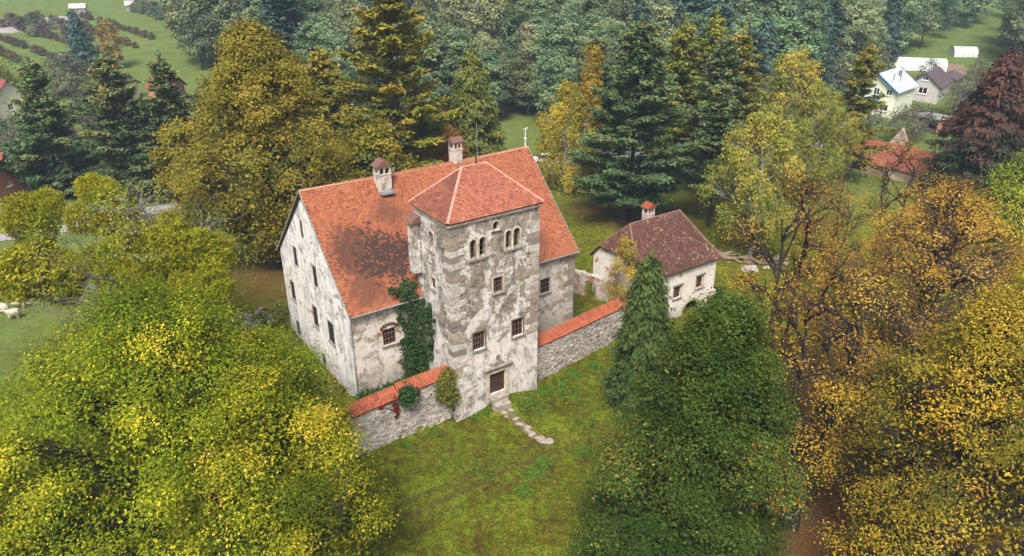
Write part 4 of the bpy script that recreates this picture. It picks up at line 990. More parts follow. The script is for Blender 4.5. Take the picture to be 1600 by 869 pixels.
def decid(seed, h, Rr, cb=.3, prof='round', nl=26, ns=26, nleaf=40, ls=.2, sub=.6, trunk=.35, droop=0.0, up=.5, lobe=.36, flat=.65, inner=.35, topred=0.0, twig=.5, wood_k=6, lean=(0, 0), aspect=.62, tvar=.16, bias=.5, stems=1, core=0):
    """deciduous tree: trunk, limbs to crown masses, twigs to leaf sprays, one face per leaf or leaf tuft"""
    rng = np.random.default_rng(seed); segs = []; P = []; N = []; TT = []; AX = []
    pf = PROF[prof]
    ga_ = 2.39996
    lob = rng.normal(size=(5, 2)); ph = rng.uniform(0, 6.28, 5)
    tops = []
    for s_ in range(stems):
        a0 = rng.uniform(0, 6.28); sp = 0 if stems == 1 else .10 * h
        top = np.array([lean[0] + sp * math.cos(a0), lean[1] + sp * math.sin(a0), h * .86]); tops.append(top)
        tp_ = curve((0 if stems == 1 else .25 * math.cos(a0), 0 if stems == 1 else .25 * math.sin(a0), -.3), top, rng, 0, .012, 9)
        rr = trunk * np.linspace(1, .18, 9) * (1 if stems == 1 else .75); rr[0] *= 1.35
        segs.append((tp_, rr))
        tops[-1] = tp_
    for i in range(nl):
        t = (i + .5 + rng.uniform(-.3, .3)) / nl; t = np.clip(t, .01, .985)
        an = i * ga_ + rng.uniform(-.4, .4)
        env = Rr * pf(np.array(t)) * (1 + .16 * sum(lob[k_, 0] * math.sin((k_ + 1) * an + ph[k_] + 3 * t) for k_ in range(3)) / 2)
        lr = Rr * lobe * rng.uniform(.75, 1.25) * (.72 + .4 * float(pf(np.array(t))))
        rad = max(0, env - lr * .8) * rng.uniform(.72, 1.06) if rng.random() > inner * .6 else max(0, env - lr) * rng.uniform(.2, .7)
        z = h * (cb + (1 - cb) * t) - lr * .35
        tp_ = tops[i % stems]
        c = np.array([rad * math.cos(an) + lean[0] * z / h, rad * math.sin(an) + lean[1] * z / h, z])
        za = max(h * .12, min(h * .78, z - rad * rng.uniform(.45, .9) - .04 * h))
        fz = np.clip(za / (h * .86), 0, 1) * 8; i0 = int(min(fz, 7)); a_ = tp_[i0] + (tp_[i0 + 1] - tp_[i0]) * (fz - i0)
        lim = curve(a_, c, rng, .06, .05, 6); r0 = trunk * rng.uniform(.22, .42)
        segs.append((lim, np.linspace(r0, r0 * .25, 6)))
        out = np.array([math.cos(an), math.sin(an), .15])
        dirs = rng.normal(size=(ns, 3)) * .85 + out * .8 + np.array([0, 0, up]); dirs /= np.linalg.norm(dirs, axis=1, keepdims=True)
        sc = c + dirs * lr * rng.uniform(.62, 1.05, (ns, 1)) * np.array([1, 1, .85])
        ct = rng.normal(bias, tvar)
        for j in range(ns):
            if rng.random() < twig:
                q = lim[rng.integers(3, 6)]; m_ = curve(q, sc[j], rng, .04, .08, 4); segs.append((m_, np.linspace(r0 * .28, .012, 4)))
            n = max(3, int(nleaf * rng.uniform(.55, 1.4)))
            o_ = rng.normal(size=(n, 3)) * sub * np.array([1, 1, flat])
            if droop > 0:
                o_[:, :2] *= .55; o_[:, 2] = -rng.exponential(droop, n) + .2 * sub
            P.append(sc[j] + o_); N.append(np.array([0, 0, .5]) + dirs[j] * .9 + rng.normal(size=(n, 3)) * .42)
            tcol = ct + rng.normal(0, .09) + rng.normal(0, .16, n) + topred * (t - .4)
            TT.append(np.clip(tcol, 0, 1))
            if droop > 0: AX.append(np.array([0, 0, -1.]) + rng.normal(size=(n, 3)) * .35)
    n_out = sum(len(a) for a in P)
    if core:      # leaves on the inner twigs
        tt = rng.uniform(.04, .9, core); an = rng.uniform(0, 2 * PI, core); rd = np.sqrt(rng.uniform(0, 1, core)) * .74 * Rr * pf(tt)
        zz = h * (cb + (1 - cb) * tt)
        P.append(np.stack([rd * np.cos(an) + lean[0] * zz / h, rd * np.sin(an) + lean[1] * zz / h, zz], -1)); N.append(np.array([0, 0, .8]) + rng.normal(size=(core, 3)) * .6)
        TT.append(np.clip(rng.normal(bias, tvar, core), 0, 1))
        if droop > 0: AX.append(rng.normal(size=(core, 3)))
    P = np.concatenate(P); N = np.concatenate(N); T_ = np.concatenate(TT)
    big_ = np.where(np.arange(len(P)) >= n_out, 1.7, 1.0)
    ok = P[:, 2] > .3; P = P[ok]; N = N[ok]; T_ = T_[ok]; big_ = big_[ok]
    ax = np.concatenate(AX)[ok] if AX else None
    if droop > 0: N = N * np.array([1, 1, .3]) + rng.normal(size=N.shape) * .5
    size = ls * rng.uniform(.55, 1.25, len(P)) * big_
    V, Q = leaf_quads(P, N, size, rng, aspect, .18, ax)
    return tubes_np(segs, wood_k), (V, Q, np.repeat(T_, 4))
def conifer(seed, h, Rr, clear=.12, whorl=.75, nb=6, style='pine', ls=.34, dens=1.0, trunk=.38, tip=.25, prof=1.0, irregular=.25, side_gap=None, tipbrown=.35, mul=1.0):
    """whorled conifer: branch tiers carrying needle sprays"""
    rng = np.random.default_rng(seed); segs = []; P = []; N = []; AX = []; TT = []
    tp_ = curve((0, 0, -.3), (rng.normal(0, .012) * h, rng.normal(0, .012) * h, h), rng, 0, .006, 10)
    segs.append((tp_, trunk * np.linspace(1, .06, 10)))
    z = h * clear; a0 = 0
    while z < h * .985:
        t = (z - h * clear) / (h * (1 - clear))
        env = Rr * ((1 - t) ** prof * (1 - tip) + tip * (1 - t) ** .5) * min(1, .6 + 2.6 * t)
        n = nb if t < .85 else 5
        for b in range(n):
            an = a0 + 2 * PI * b / n + rng.normal(0, .28)
            L = env * rng.uniform(1 - irregular, 1 + irregular * .8) + .3
            if rng.random() < irregular * .35: L *= .45
            if rng.random() < irregular * .18: L *= 1.25
            fz = z / h * 9; i0 = int(min(fz, 8)); a_ = tp_[i0] + (tp_[i0 + 1] - tp_[i0]) * (fz - i0)
            o = np.array([math.cos(an), math.sin(an), 0])
            if style == 'pine': rise = .10 + .45 * t; end = a_ + o * L + np.array([0, 0, L * (rise - .05)]); sag = -.05
            elif style == 'droop': rise = .05 + .3 * t; end = a_ + o * L * .93 + np.array([0, 0, -L * (.34 - .42 * t)]); sag = .10
            else: rise = .3 * t; end = a_ + o * L + np.array([0, 0, -L * (.22 - .40 * t)]); sag = .03
            br = curve(a_, end, rng, sag, .02, 6)
            rb_ = trunk * .17 * (1 - t * .6); segs.append((br, np.linspace(rb_, .012, 6)))
            nt_ = max(3, int(L * 3.2 * dens))
            ct = rng.normal(.42, .12) + .10 * t
            for q in range(nt_):
                f0_ = .30 if style == 'pine' else .10; f = f0_ + (1 - f0_) * ((q + rng.random()) / nt_) ** (.8 if style == 'pine' else 1)
                fi = f * 5; k0 = int(min(fi, 4)); c = br[k0] + (br[k0 + 1] - br[k0]) * (fi - k0)
                spread = (.30 * L * (1 - f * .75) + .25) * (1 if style != 'droop' else .75)
                sd = np.array([-o[1], o[0], 0])
                for r_ in range(2 if style == 'pine' else 2):
                    sgn = rng.uniform(-1, 1)
                    cc = c + sd * sgn * spread + o * rng.uniform(-.2, .3) + np.array([0, 0, rng.normal(0, .10)])
                    m_ = max(1, int((7 if style == 'pine' else 8) * mul))
                    pp = cc + rng.normal(size=(m_, 3)) * np.array([.24, .24, .11]) * (ls / .34)
                    if style == 'pine':
                        ax = o * .6 + sd * sgn * .5 + np.array([0, 0, .35]) + rng.normal(size=(m_, 3)) * .6; nn = np.array([0, 0, 1.]) + rng.normal(size=(m_, 3)) * .45
                    else:
                        ax = o * .55 + sd * sgn * .35 + np.array([0, 0, -.75 if style == 'droop' else -.35]) + rng.normal(size=(m_, 3)) * .35; nn = np.array([0, 0, .6]) + o * .6 + rng.normal(size=(m_, 3)) * .4
                        pp[:, 2] -= rng.exponential(.16 if style == 'spruce' else .28, m_)
                    P.append(pp); N.append(nn); AX.append(ax)
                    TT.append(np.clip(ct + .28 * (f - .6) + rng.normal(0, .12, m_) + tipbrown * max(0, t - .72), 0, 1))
        z += whorl * rng.uniform(.75, 1.25) * (1 - .45 * t); a0 += rng.uniform(.3, 1.2)
    m_ = max(4, int(40 * mul)); P.append(np.array([tp_[-1][0], tp_[-1][1], h]) + rng.normal(size=(m_, 3)) * np.array([.16, .16, .5])); N.append(rng.normal(size=(m_, 3))); AX.append(np.array([0, 0, 1.]) + rng.normal(size=(m_, 3)) * .6); TT.append(np.full(m_, .7))
    P = np.concatenate(P); N = np.concatenate(N); AX = np.concatenate(AX); T_ = np.concatenate(TT)
    V, Q = leaf_quads(P, N, ls * rng.uniform(.6, 1.2, len(P)), rng, .34 if style == 'pine' else .30, .1, AX)
    return tubes_np(segs, 6), (V, Q, np.repeat(T_, 4))
def tree_mesh(data, bark, leaf):
    (wv, wq), (lv, lq, lt) = data
    return np_mesh('trunk', wv, wq, mats=(bark,), smooth=True), np_mesh('crown', lv, lq, mats=(leaf,), tint=lt)
def merged_mesh(name, data, bark, leaf):
    (wv, wq), (lv, lq, lt) = data
    V = np.concatenate([wv, lv]); Q = np.concatenate([wq, lq + len(wv)])
    return np_mesh(name, V, Q, mats=(bark, leaf), tint=np.concatenate([np.zeros(len(wv)), lt]), midx=np.concatenate([np.zeros(len(wq)), np.ones(len(lq))]))
def plant_tree(name, label, cat, x, y, meshes, rz=0, sc=1.0, scz=None, group=None, z=None):
    root = empty(name, (x, y, tz(x, y) - .05 if z is None else z), rz, label, cat, group)
    root.scale = (sc, sc, scz or sc)
    put(bpy.data.objects.new('trunk', meshes[0]), root); put(bpy.data.objects.new('crown', meshes[1]), root)
    return root

# ---- foreground left: limes
t_lime = tree_mesh(decid(101, 20.4, 10.4, .12, 'dome', 104, 22, 62, .084, .48, .55, up=.75, lobe=.215, inner=.3, twig=.35, bias=.36, tvar=.14, core=14000), M['bark_dark'], LF['lime'])
plant_tree('lime_tree', 'huge spreading lime tree with yellowing green leaves, largest crown at lower left', 'tree', -20.6, 37.0, t_lime)
t_lime2 = tree_mesh(decid(102, 16.5, 7.0, .12, 'dome', 52, 20, 64, .086, .44, .4, up=.75, lobe=.26, inner=.3, twig=.35, bias=.42, tvar=.13, core=10000), M['bark_dark'], LF['lime'])
plant_tree('lime_tree', 'rounded lime tree next to the lawn, touching the garden wall corner', 'tree', -14.3, 35.0, t_lime2, .6)
plant_tree('lime_tree', 'yellow-green lime crown cut by the left edge of the picture', 'tree', -29.5, 32.5, t_lime2, 2.4, .95, .78)
plant_tree('lime_tree', 'smaller pale lime beside the gable wall of the manor', 'tree', -17.6, 46.0, t_lime2, 4.0, .78, .76)
# ---- mistletoe tree
rng = np.random.default_rng(55)
(mwv, mwq), ml = decid(103, 16.9, 10.8, .26, 'vase', 40, 10, 15, .11, .5, .45, up=.5, lobe=.34, inner=.2, twig=1.0, bias=.55, wood_k=6, stems=2)
t_mist = (np_mesh('trunk', mwv, mwq, mats=(M['bark_grey'],), smooth=True), np_mesh('crown', ml[0], ml[1], mats=(LF['mist_leaf'],), tint=ml[2]))
mist = plant_tree('mistletoe_tree', 'old half-bare tree hung with round yellow-green mistletoe clumps', 'tree', -33.0, 61.0, t_mist)
mm = []
for s_ in range(3):
    n = 5200; d = rng.normal(size=(n, 3)); d /= np.linalg.norm(d, axis=1, keepdims=True)
    rr = rng.uniform(.35, 1.0, (n, 1)) ** .45 * (1 + .20 * np.sin(d[:, :1] * 4 + s_) * np.cos(d[:, 1:2] * 5 + s_) + .12 * np.sin(d[:, 2:] * 9 + 2 * s_))
    V, Q = leaf_quads(d * rr * np.array([1, 1, .82]), rng.normal(size=(n, 3)), .085 * rng.uniform(.6, 1.2, n), rng, .34, .1, d + rng.normal(size=(n, 3)) * .5)
    mm.append(np_mesh('mistletoe', V, Q, mats=(LF['mistletoe'],), tint=np.repeat(np.clip(rng.normal(.5, .22, n), 0, 1), 4)))
balls = [(-8.7, -1.0, 10.2, 3.25), (-9.9, -2.0, 9.7, 2.1), (-6.8, -1.0, 8.9, 2.26), (-7.9, 2.0, 15.2, 1.35), (-9.4, 1.0, 14.4, 2.13), (-8.0, 1.0, 13.9, 1.68), (-8.2, 0.0, 12.5, 1.23), (-3.9, 3.0, 16.1, 1.82), (-2.3, 2.0, 15.0, 2.03), (-1.2, 1.0, 13.9, 1.91), (-4.5, 1.0, 14.2, 1.46), (0.8, -1.0, 12.6, 1.98), (-1.1, -1.0, 11.7, 1.88), (-3.2, -1.0, 11.1, 1.56), (3.3, -1.0, 12.2, 2.32), (5.5, -2.0, 12.1, 2.72), (6.9, -2.0, 11.5, 2.19), (7.2, 0.0, 11.7, 1.46), (1.6, 1.0, 12.5, 1.7), (2.7, 2.0, 12.9, 1.6), (1.7, -4.0, 11.1, 1.44), (7.9, -4.0, 10.6, 1.5), (8.9, -5.0, 10.2, 1.16), (2.9, -4.0, 10.1, 1.29), (-5.0, -1.0, 10.5, 1.56), (5.7, -4.0, 10.4, 1.61), (2.2, -2.0, 10.9, 1.87), (-1.3, -3.0, 10.2, 1.52)]
for i, (a, b, c, r_) in enumerate(balls):
    o = put(bpy.data.objects.new('mistletoe', mm[i % 3]), mist); o.location = (a, b, c); o.scale = (r_, r_, r_ * .92); o.rotation_euler = (i, .4 * i, 1.7 * i)
# ---- oak behind the gable
t_oak = tree_mesh(decid(104, 27.5, 10.0, .09, 'egg', 112, 18, 32, .165, .52, .6, up=.7, lobe=.20, inner=.45, twig=.5, bias=.48, core=8000), M['bark_dark'], LF['oak'])
plant_tree('oak_tree', 'great olive-brown autumn oak behind the white gable', 'tree', -27.8, 82.8, t_oak)
t_oak2 = tree_mesh(decid(105, 15, 5.0, .2, 'round', 18, 16, 36, .24, .6, .3, lobe=.36, bias=.45), M['bark_dark'], LF['oak'])
plant_tree('oak_tree', 'smaller olive-brown oak tucked between the great oak and the tall golden pine', 'tree', -18.5, 94, t_oak2)
plant_tree('oak_tree', 'thin-crowned oak showing a tan tuft over the blue-green pines', 'tree', -42.0, 96, t_oak2, 2.0, .95)
# ---- big green tree, lower right of centre
t_green = tree_mesh(decid(106, 20.3, 7.7, .03, 'spire', 100, 22, 60, .10, .42, .5, up=.7, lobe=.225, inner=.25, twig=.25, bias=.47, tvar=.10, aspect=.55, core=10000, lean=(2.2, 0)), M['bark_dark'], LF['green'])
plant_tree('hornbeam_tree', 'dense dark green egg-shaped tree in the lower right foreground', 'tree', 9.8, 36.6, t_green)
# ---- chestnuts on the right
t_ch1 = tree_mesh(decid(107, 22.8, 8.6, .16, 'dome', 90, 15, 23, .092, .46, .5, up=.7, lobe=.22, inner=.45, twig=1.0, bias=.55, wood_k=6, aspect=.5), M['bark'], LF['chest'])
plant_tree('chestnut_tree', 'broad chestnut with ochre and orange leaves and bare twigs on the right', 'tree', 30.5, 49.5, t_ch1, 0, 1.08, 1.0)
t_ch2 = tree_mesh(decid(108, 22, 5.6, .30, 'vase', 24, 18, 15, .10, .62, .44, up=.5, lobe=.40, inner=.3, twig=1.0, bias=.5, aspect=.5, stems=2), M['bark_dark'], LF['chest'])
plant_tree('chestnut_tree', 'almost bare twin-stemmed chestnut left of the ochre crowns', 'tree', 22.3, 53.5, t_ch2)
plant_tree('chestnut_tree', 'nearly leafless chestnut standing near the ruined barn', 'tree', 42.5, 80.0, t_ch2, 2.2, .82)
plant_tree('chestnut_tree', 'thin grey-twigged chestnut just right of the log pile', 'tree', 33.5, 73.0, t_ch2, 4.1, .7, .68)
t_ch3 = tree_mesh(decid(109, 21.5, 7.6, .08, 'dome', 92, 16, 34, .092, .46, .45, up=.7, lobe=.24, inner=.55, twig=.8, bias=.45, aspect=.5, tvar=.2, core=3500), M['bark_dark'], LF['chest_green'])
plant_tree('chestnut_tree', 'yellow-green chestnut filling the lower right corner', 'tree', 25.5, 34.5, t_ch3)
plant_tree('chestnut_tree', 'yellow chestnut crown running out of the right picture edge', 'tree', 34.5, 41.5, t_ch3, 2.5, 1.0)
plant_tree('chestnut_tree', 'ochre chestnut in the second row between barn and broad ochre crown', 'tree', 37.5, 61.0, t_ch1, 2.7, .86, .80)
plant_tree('chestnut_tree', 'tall dark-trunked chestnut between the green tree and the yellow crowns', 'tree', 19.8, 41.0, t_ch2, 5.2, .95)
t_edge = tree_mesh(decid(110, 15.5, 6.4, .12, 'dome', 26, 24, 56, .15, .58, .4, bias=.45), M['bark'], LF['edge'])
plant_tree('maple_tree', 'fresh yellow-green maple at the right edge below the red creeper tree', 'tree', 57.0, 80.0, t_edge)
# ---- cypress-like conifer and young birch by the annex
t_cyp = tree_mesh(conifer(120, 14.6, 3.7, .03, .52, 8, 'droop', .29, 1.05, .28, .35, .85, .18, tipbrown=.1), M['bark'], LF['cyp'])
plant_tree('cypress_tree', 'drooping dark green cypress in front of the annex', 'tree', 11.5, 56.6, t_cyp, 0, .97)
t_yb = tree_mesh(decid(121, 9.8, 2.2, .12, 'egg', 18, 12, 26, .11, .32, .09, lobe=.4, twig=1, bias=.6, droop=.3), M['bark_birch'], LF['birch_gold'])
plant_tree('birch_tree', 'slender young golden birch against the annex gable', 'tree', *W2(22.6, 3.9), t_yb, 0, .92)
# ---- park birches
t_bf = tree_mesh(decid(122, 19.0, 6.4, .22, 'egg', 30, 20, 46, .15, .5, .26, lobe=.33, twig=.8, bias=.42, droop=.55, topred=.35, stems=1), M['bark_birch'], LF['birch'])
plant_tree('birch_tree', 'yellowing birch with white trunk beside the log pile', 'tree', 30.4, 88.8, t_bf)
t_bb = tree_mesh(decid(123, 21.5, 7.6, .15, 'dome', 30, 20, 46, .16, .55, .28, lobe=.34, twig=.7, bias=.45, droop=.6), M['bark_birch'], LF['birch'])
plant_tree('birch_tree', 'tall broad lime-yellow birch behind the log pile birch', 'tree', 40.0, 109.5, t_bb)
plant_tree('birch_tree', 'smaller golden birch between the broad birch and the yellow larch', 'tree', 46.5, 112.0, t_bf, 2.0, .86)
t_wb = tree_mesh(decid(124, 16.5, 5.6, .14, 'dome', 26, 18, 46, .15, .45, .26, lobe=.34, twig=.6, bias=.55, droop=.9), M['bark_birch'], LF['birch_gold'])
plant_tree('birch_tree', 'golden weeping birch just beyond the right end of the manor roof', 'tree', 8.2, 110.2, t_wb)
t_tb = tree_mesh(decid(125, 21.4, 3.0, .2, 'cone', 22, 14, 36, .15, .42, .2, lobe=.5, twig=.7, bias=.6, droop=.4), M['bark_birch'], LF['birch_gold'])
plant_tree('birch_tree', 'narrow tall golden birch rising behind the weeping one', 'tree', 11.6, 112.6, t_tb)
t_wg = tree_mesh(decid(126, 18.6, 4.6, .2, 'dome', 24, 18, 42, .15, .45, .24, lobe=.36, twig=.6, bias=.3, droop=.9), M['bark_dark'], LF['birch_green'])
plant_tree('birch_tree', 'grey-green weeping birch behind the big dark pine', 'tree', 25.4, 119.0, t_wg)
t_mp = tree_mesh(decid(127, 12.2, 4.4, .15, 'round', 18, 16, 36, .22, .55, .25, bias=.5), M['bark_dark'], LF['maple'])
plant_tree('maple_tree', 'rust-red maple behind the manor roof chimneys', 'tree', -13.2, 116, t_mp)
plant_tree('maple_tree', 'dull russet maple low behind the roof between spruce and tall pine', 'tree', -9.6, 112, t_mp, 2.0, .8)
# ---- conifers
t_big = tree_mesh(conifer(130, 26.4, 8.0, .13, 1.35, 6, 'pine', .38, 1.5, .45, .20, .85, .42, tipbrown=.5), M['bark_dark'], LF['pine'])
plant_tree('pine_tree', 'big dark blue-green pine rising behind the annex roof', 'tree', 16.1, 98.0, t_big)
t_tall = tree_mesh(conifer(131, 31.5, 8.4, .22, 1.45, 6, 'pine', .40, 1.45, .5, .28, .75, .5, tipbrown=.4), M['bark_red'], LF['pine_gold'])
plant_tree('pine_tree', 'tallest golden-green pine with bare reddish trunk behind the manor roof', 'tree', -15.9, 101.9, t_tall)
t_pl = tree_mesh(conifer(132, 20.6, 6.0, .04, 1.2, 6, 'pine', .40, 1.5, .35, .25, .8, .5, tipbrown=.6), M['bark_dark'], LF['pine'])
plant_tree('pine_tree', 'blue-green pine nearest the left edge above the mistletoe tree', 'tree', -70.5, 113.0, t_pl)
t_pl2 = tree_mesh(conifer(133, 20.8, 6.8, .03, 1.2, 6, 'pine', .42, 1.45, .38, .28, .75, .5, tipbrown=.7), M['bark_dark'], LF['pine'])
plant_tree('pine_tree', 'wide dark pine with brown-tipped top, middle of the three left pines', 'tree', -57.5, 110.4, t_pl2)
plant_tree('pine_tree', 'dark pine close to the great oak, rightmost of the left pines', 'tree', -51.0, 112.5, t_pl, 2.2, 1.0)
plant_tree('pine_tree', 'golden-green pine half hidden between the great oak and the tallest pine', 'tree', -28.0, 112, tree_mesh(conifer(134, 21, 6.0, .1, .9, 6, 'pine', .42, 1.0, .35, .32, .7, .35), M['bark_red'], LF['pine_gold']))
t_sp = tree_mesh(conifer(135, 20.4, 6.6, .02, .6, 8, 'spruce', .42, .8, .36, .12, .85, .16, tipbrown=.1, mul=.8), M['bark_dark'], LF['spruce'])
plant_tree('spruce_tree', 'broad olive-green spruce behind the right chimney', 'tree', -6.2, 115.1, t_sp)
t_lar = tree_mesh(conifer(136, 24, 4.6, .22, 1.25, 5, 'pine', .36, 1.6, .34, .30, .8, .5, tipbrown=.25), M['bark_dark'], LF['larch'])
lar2 = tree_mesh(conifer(137, 23.4, 4.4, .26, 1.25, 5, 'pine', .36, 1.6, .36, .32, .75, .5, tipbrown=.6), M['bark_dark'], LF['pine'])
for i, (nm, lb, x, y, ms, s) in enumerate((
    ('larch_tree', 'yellow-green larch top just right of the big dark pine', 25.5, 116.5, t_lar, 1.0),
    ('larch_tree', 'tallest yellow larch of the clump, set furthest back', 31.6, 124.4, t_lar, 1.02),
    ('pine_tree', 'brown-topped slim pine at the front of the larch clump', 29.0, 107.3, lar2, 1.0),
    ('larch_tree', 'yellow larch on the right side of the larch clump, spiky top', 33.2, 111.0, t_lar, .98),
    ('pine_tree', 'slim pine with dark bare trunk nearest the annex in the clump', 27.0, 97.0, lar2, .82),
    ('larch_tree', 'solitary yellow-green larch in front of the blue-roofed house', 54.2, 119.0, t_lar, .90))):
    plant_tree(nm, lb, 'tree', x, y, ms, 1.3 * i, s, s)
plant_tree('pine_tree', 'brown-tipped pine top peeking over the golden birches', 'tree', 12.6, 116.0, lar2, .5, .93)
t_red = tree_mesh(conifer(138, 22.4, 9.4, .02, .7, 8, 'spruce', .46, .65, .5, .22, .8, .22, tipbrown=.35, mul=.8), M['bark_dark'], LF['redcon'])
lt = t_red[1].attributes['tint']; co = np.empty(len(t_red[1].vertices) * 3, np.float32); t_red[1].vertices.foreach_get('co', co); co = co.reshape(-1, 3)
vv = np.empty(len(co), np.float32); lt.data.foreach_get('value', vv)
vv = np.clip(vv * .55 + .42 * sstep(co[:, 2] + 2.2 * np.sin(co[:, 0] * 1.1) + 2.5 * np.sin(co[:, 1] * 1.3 + co[:, 2]), 6, 15), 0, 1); lt.data.foreach_set('value', vv.astype(np.float32))
plant_tree('creeper_covered_tree', 'dark conifer overgrown with red-brown creeper at the right edge', 'tree', 69.5, 108.0, t_red)
# ================================================================ forest on the slope behind
def inpoly(x, y, poly):
    c = False; n = len(poly); j = n - 1
    for i in range(n):
        xi, yi = poly[i]; xj, yj = poly[j]
        if (yi > y) != (yj > y) and x < (xj - xi) * (y - yi) / (yj - yi) + xi: c = not c
        j = i
    return c
wood_a = [(-260, 360), (-190, 300), (-124, 290), (-104, 250), (-92, 214), (-66, 186), (-47, 168), (-22, 157), (4, 152), (40, 156), (66, 166), (82, 186), (104, 208), (128, 233), (154, 260), (180, 285), (205, 320), (235, 360)]
wood_b = [(128, 199), (138, 219), (153, 244), (166, 262), (184, 283), (300, 330), (220, 230), (160, 186), (140, 188)]
rf = random.Random(31)
spots = []
yy = 148.0
while yy < 290:
    xx = -250 + (yy * 1.7) % 6
    sp = 7.0 + (yy - 150) * .01
    while xx < 260:
        x = xx + rf.uniform(-2.6, 2.6); y = yy + rf.uniform(-2.6, 2.6)
        if abs(x) < .70 * y + 12 and (inpoly(x, y, wood_a) or inpoly(x, y, wood_b)): spots.append((x, y))
        xx += sp
    yy += sp
spots.sort(key=lambda p: p[0] ** 2 + p[1] ** 2)
kinds = {}
def fk(name, data, bark, leaf): kinds[name] = merged_mesh('forest_tree', data, bark, leaf)
fk('alder', decid(201, 20, 4.2, .22, 'egg', 26, 14, 20, .27, .5, .22, lobe=.42, twig=.2, wood_k=4, bias=.45), M['bark_dark'], LF['f_green'])
fk('alder2', decid(202, 21, 4.6, .25, 'round', 28, 14, 20, .28, .55, .24, lobe=.38, twig=.2, wood_k=4, bias=.5), M['bark_dark'], LF['f_green'])
fk('ash', decid(203, 19, 4.6, .2, 'dome', 26, 14, 20, .28, .55, .24, lobe=.40, twig=.3, wood_k=4, bias=.5), M['bark_grey'], LF['f_olive'])
fk('poplar', decid(204, 23, 3.3, .1, 'egg', 26, 12, 20, .27, .5, .22, lobe=.48, twig=.3, wood_k=4, bias=.55), M['bark_grey'], LF['f_olive'])
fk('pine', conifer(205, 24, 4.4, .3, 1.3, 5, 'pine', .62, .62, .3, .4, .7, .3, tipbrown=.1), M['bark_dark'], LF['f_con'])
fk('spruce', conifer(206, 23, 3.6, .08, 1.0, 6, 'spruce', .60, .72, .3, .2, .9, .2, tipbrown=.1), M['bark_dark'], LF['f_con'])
fk('gold', decid(207, 17, 4.2, .2, 'round', 18, 12, 14, .38, .6, .2, lobe=.4, twig=.2, wood_k=4, bias=.5), M['bark_grey'], LF['f_gold'])
fk('bare', decid(208, 20, 4.6, .22, 'vase', 22, 14, 3, .22, .6, .24, lobe=.4, twig=1, wood_k=4, bias=.5), M['bark_grey'], LF['f_olive'])
KL = {'alder': 'rounded green broadleaf', 'alder2': 'full-crowned dark green broadleaf', 'ash': 'pale olive broadleaf', 'poplar': 'narrow pale green poplar', 'pine': 'blue-green pine', 'spruce': 'pointed blue-green spruce', 'gold': 'golden-leaved broadleaf', 'bare': 'grey half-bare broadleaf'}
def pick(x, y):
    ang = x / y
    if ang > .13: w_ = dict(spruce=2, pine=2, alder=4, alder2=4, poplar=.5, ash=.6)
    elif ang > -.12: w_ = dict(alder=4, alder2=4, ash=2, poplar=1.2, bare=.5, gold=.12, pine=.4)
    else: w_ = dict(alder=3, alder2=2, ash=3, poplar=1.4, bare=.7, gold=.5, pine=.8)
    if y > 200 and -.1 < ang < 0: w_['bare'] = 1.2
    tot = sum(w_.values()); r_ = rf.random() * tot
    for k_, v_ in w_.items():
        r_ -= v_
        if r_ <= 0: return k_
    return 'alder'
NEAR = 295

far_parts = []
def zone(x, y):
    a = x / y
    return 'left of the tallest pine' if a < -.18 else ('above the manor roof' if a < .10 else ('above the larches and birches' if a < .36 else 'above the blue-roofed house'))
for i, (x, y) in enumerate(spots[:NEAR]):
    kd = pick(x, y)
    o = put(bpy.data.objects.new('forest_tree', kinds[kd])); s = rf.uniform(.88, 1.22)
    edge = 0.82 if i < 40 else 1.0
    o.location = (x, y, tz(x, y) - .2); o.rotation_euler = (0, 0, rf.uniform(0, 6.28)); o.scale = (s * rf.uniform(.95, 1.2), s * rf.uniform(.95, 1.2), s * edge)
    depth = 'front rows' if i < 110 else 'middle rows'
    tag(o, '%s in the forest %s, %s' % (KL[kd], depth, zone(x, y)), 'tree', 'forest trees on the slope behind the manor')
lowk = {'f_green': (decid(211, 20, 4.4, .3, 'egg', 12, 7, 5, .68, .75, .22, lobe=.44, twig=0, wood_k=3)), 'f_con': (conifer(212, 23, 3.8, .2, 2.6, 4, 'spruce', 1.0, .3, .3, .25, .9, .25, mul=.3))}
for kd, (wd_, lv_) in lowk.items():
    VV, QQ, TT, n0 = [], [], [], 0
    for i, (x, y) in enumerate(spots[NEAR:]):
        con = (x / y > .12 and rf.random() < .4) or rf.random() < .06
        if con != (kd == 'f_con'): continue
        a = rf.uniform(0, 6.28); s = rf.uniform(.8, 1.15); ca, sa = math.cos(a) * s * 1.1, math.sin(a) * s * 1.1
        V0 = lv_[0]; V1 = np.stack([V0[:, 0] * ca - V0[:, 1] * sa + x, V0[:, 0] * sa + V0[:, 1] * ca + y, V0[:, 2] * s + tz(x, y)], -1)
        VV.append(V1); QQ.append(lv_[1] + n0); n0 += len(V1); TT.append(np.clip(lv_[2] + rf.uniform(-.25, .25), 0, 1))
    if VV:
        me = np_mesh('far_forest', np.concatenate(VV), np.concatenate(QQ), mats=(LF[kd],), tint=np.concatenate(TT))
        tag(put(bpy.data.objects.new('far_forest', me)), 'hazy far wood of mixed trees at the top of the slope' if kd == 'f_green' else 'hazy far stand of dark conifers at the top of the slope', 'forest', kind='stuff')

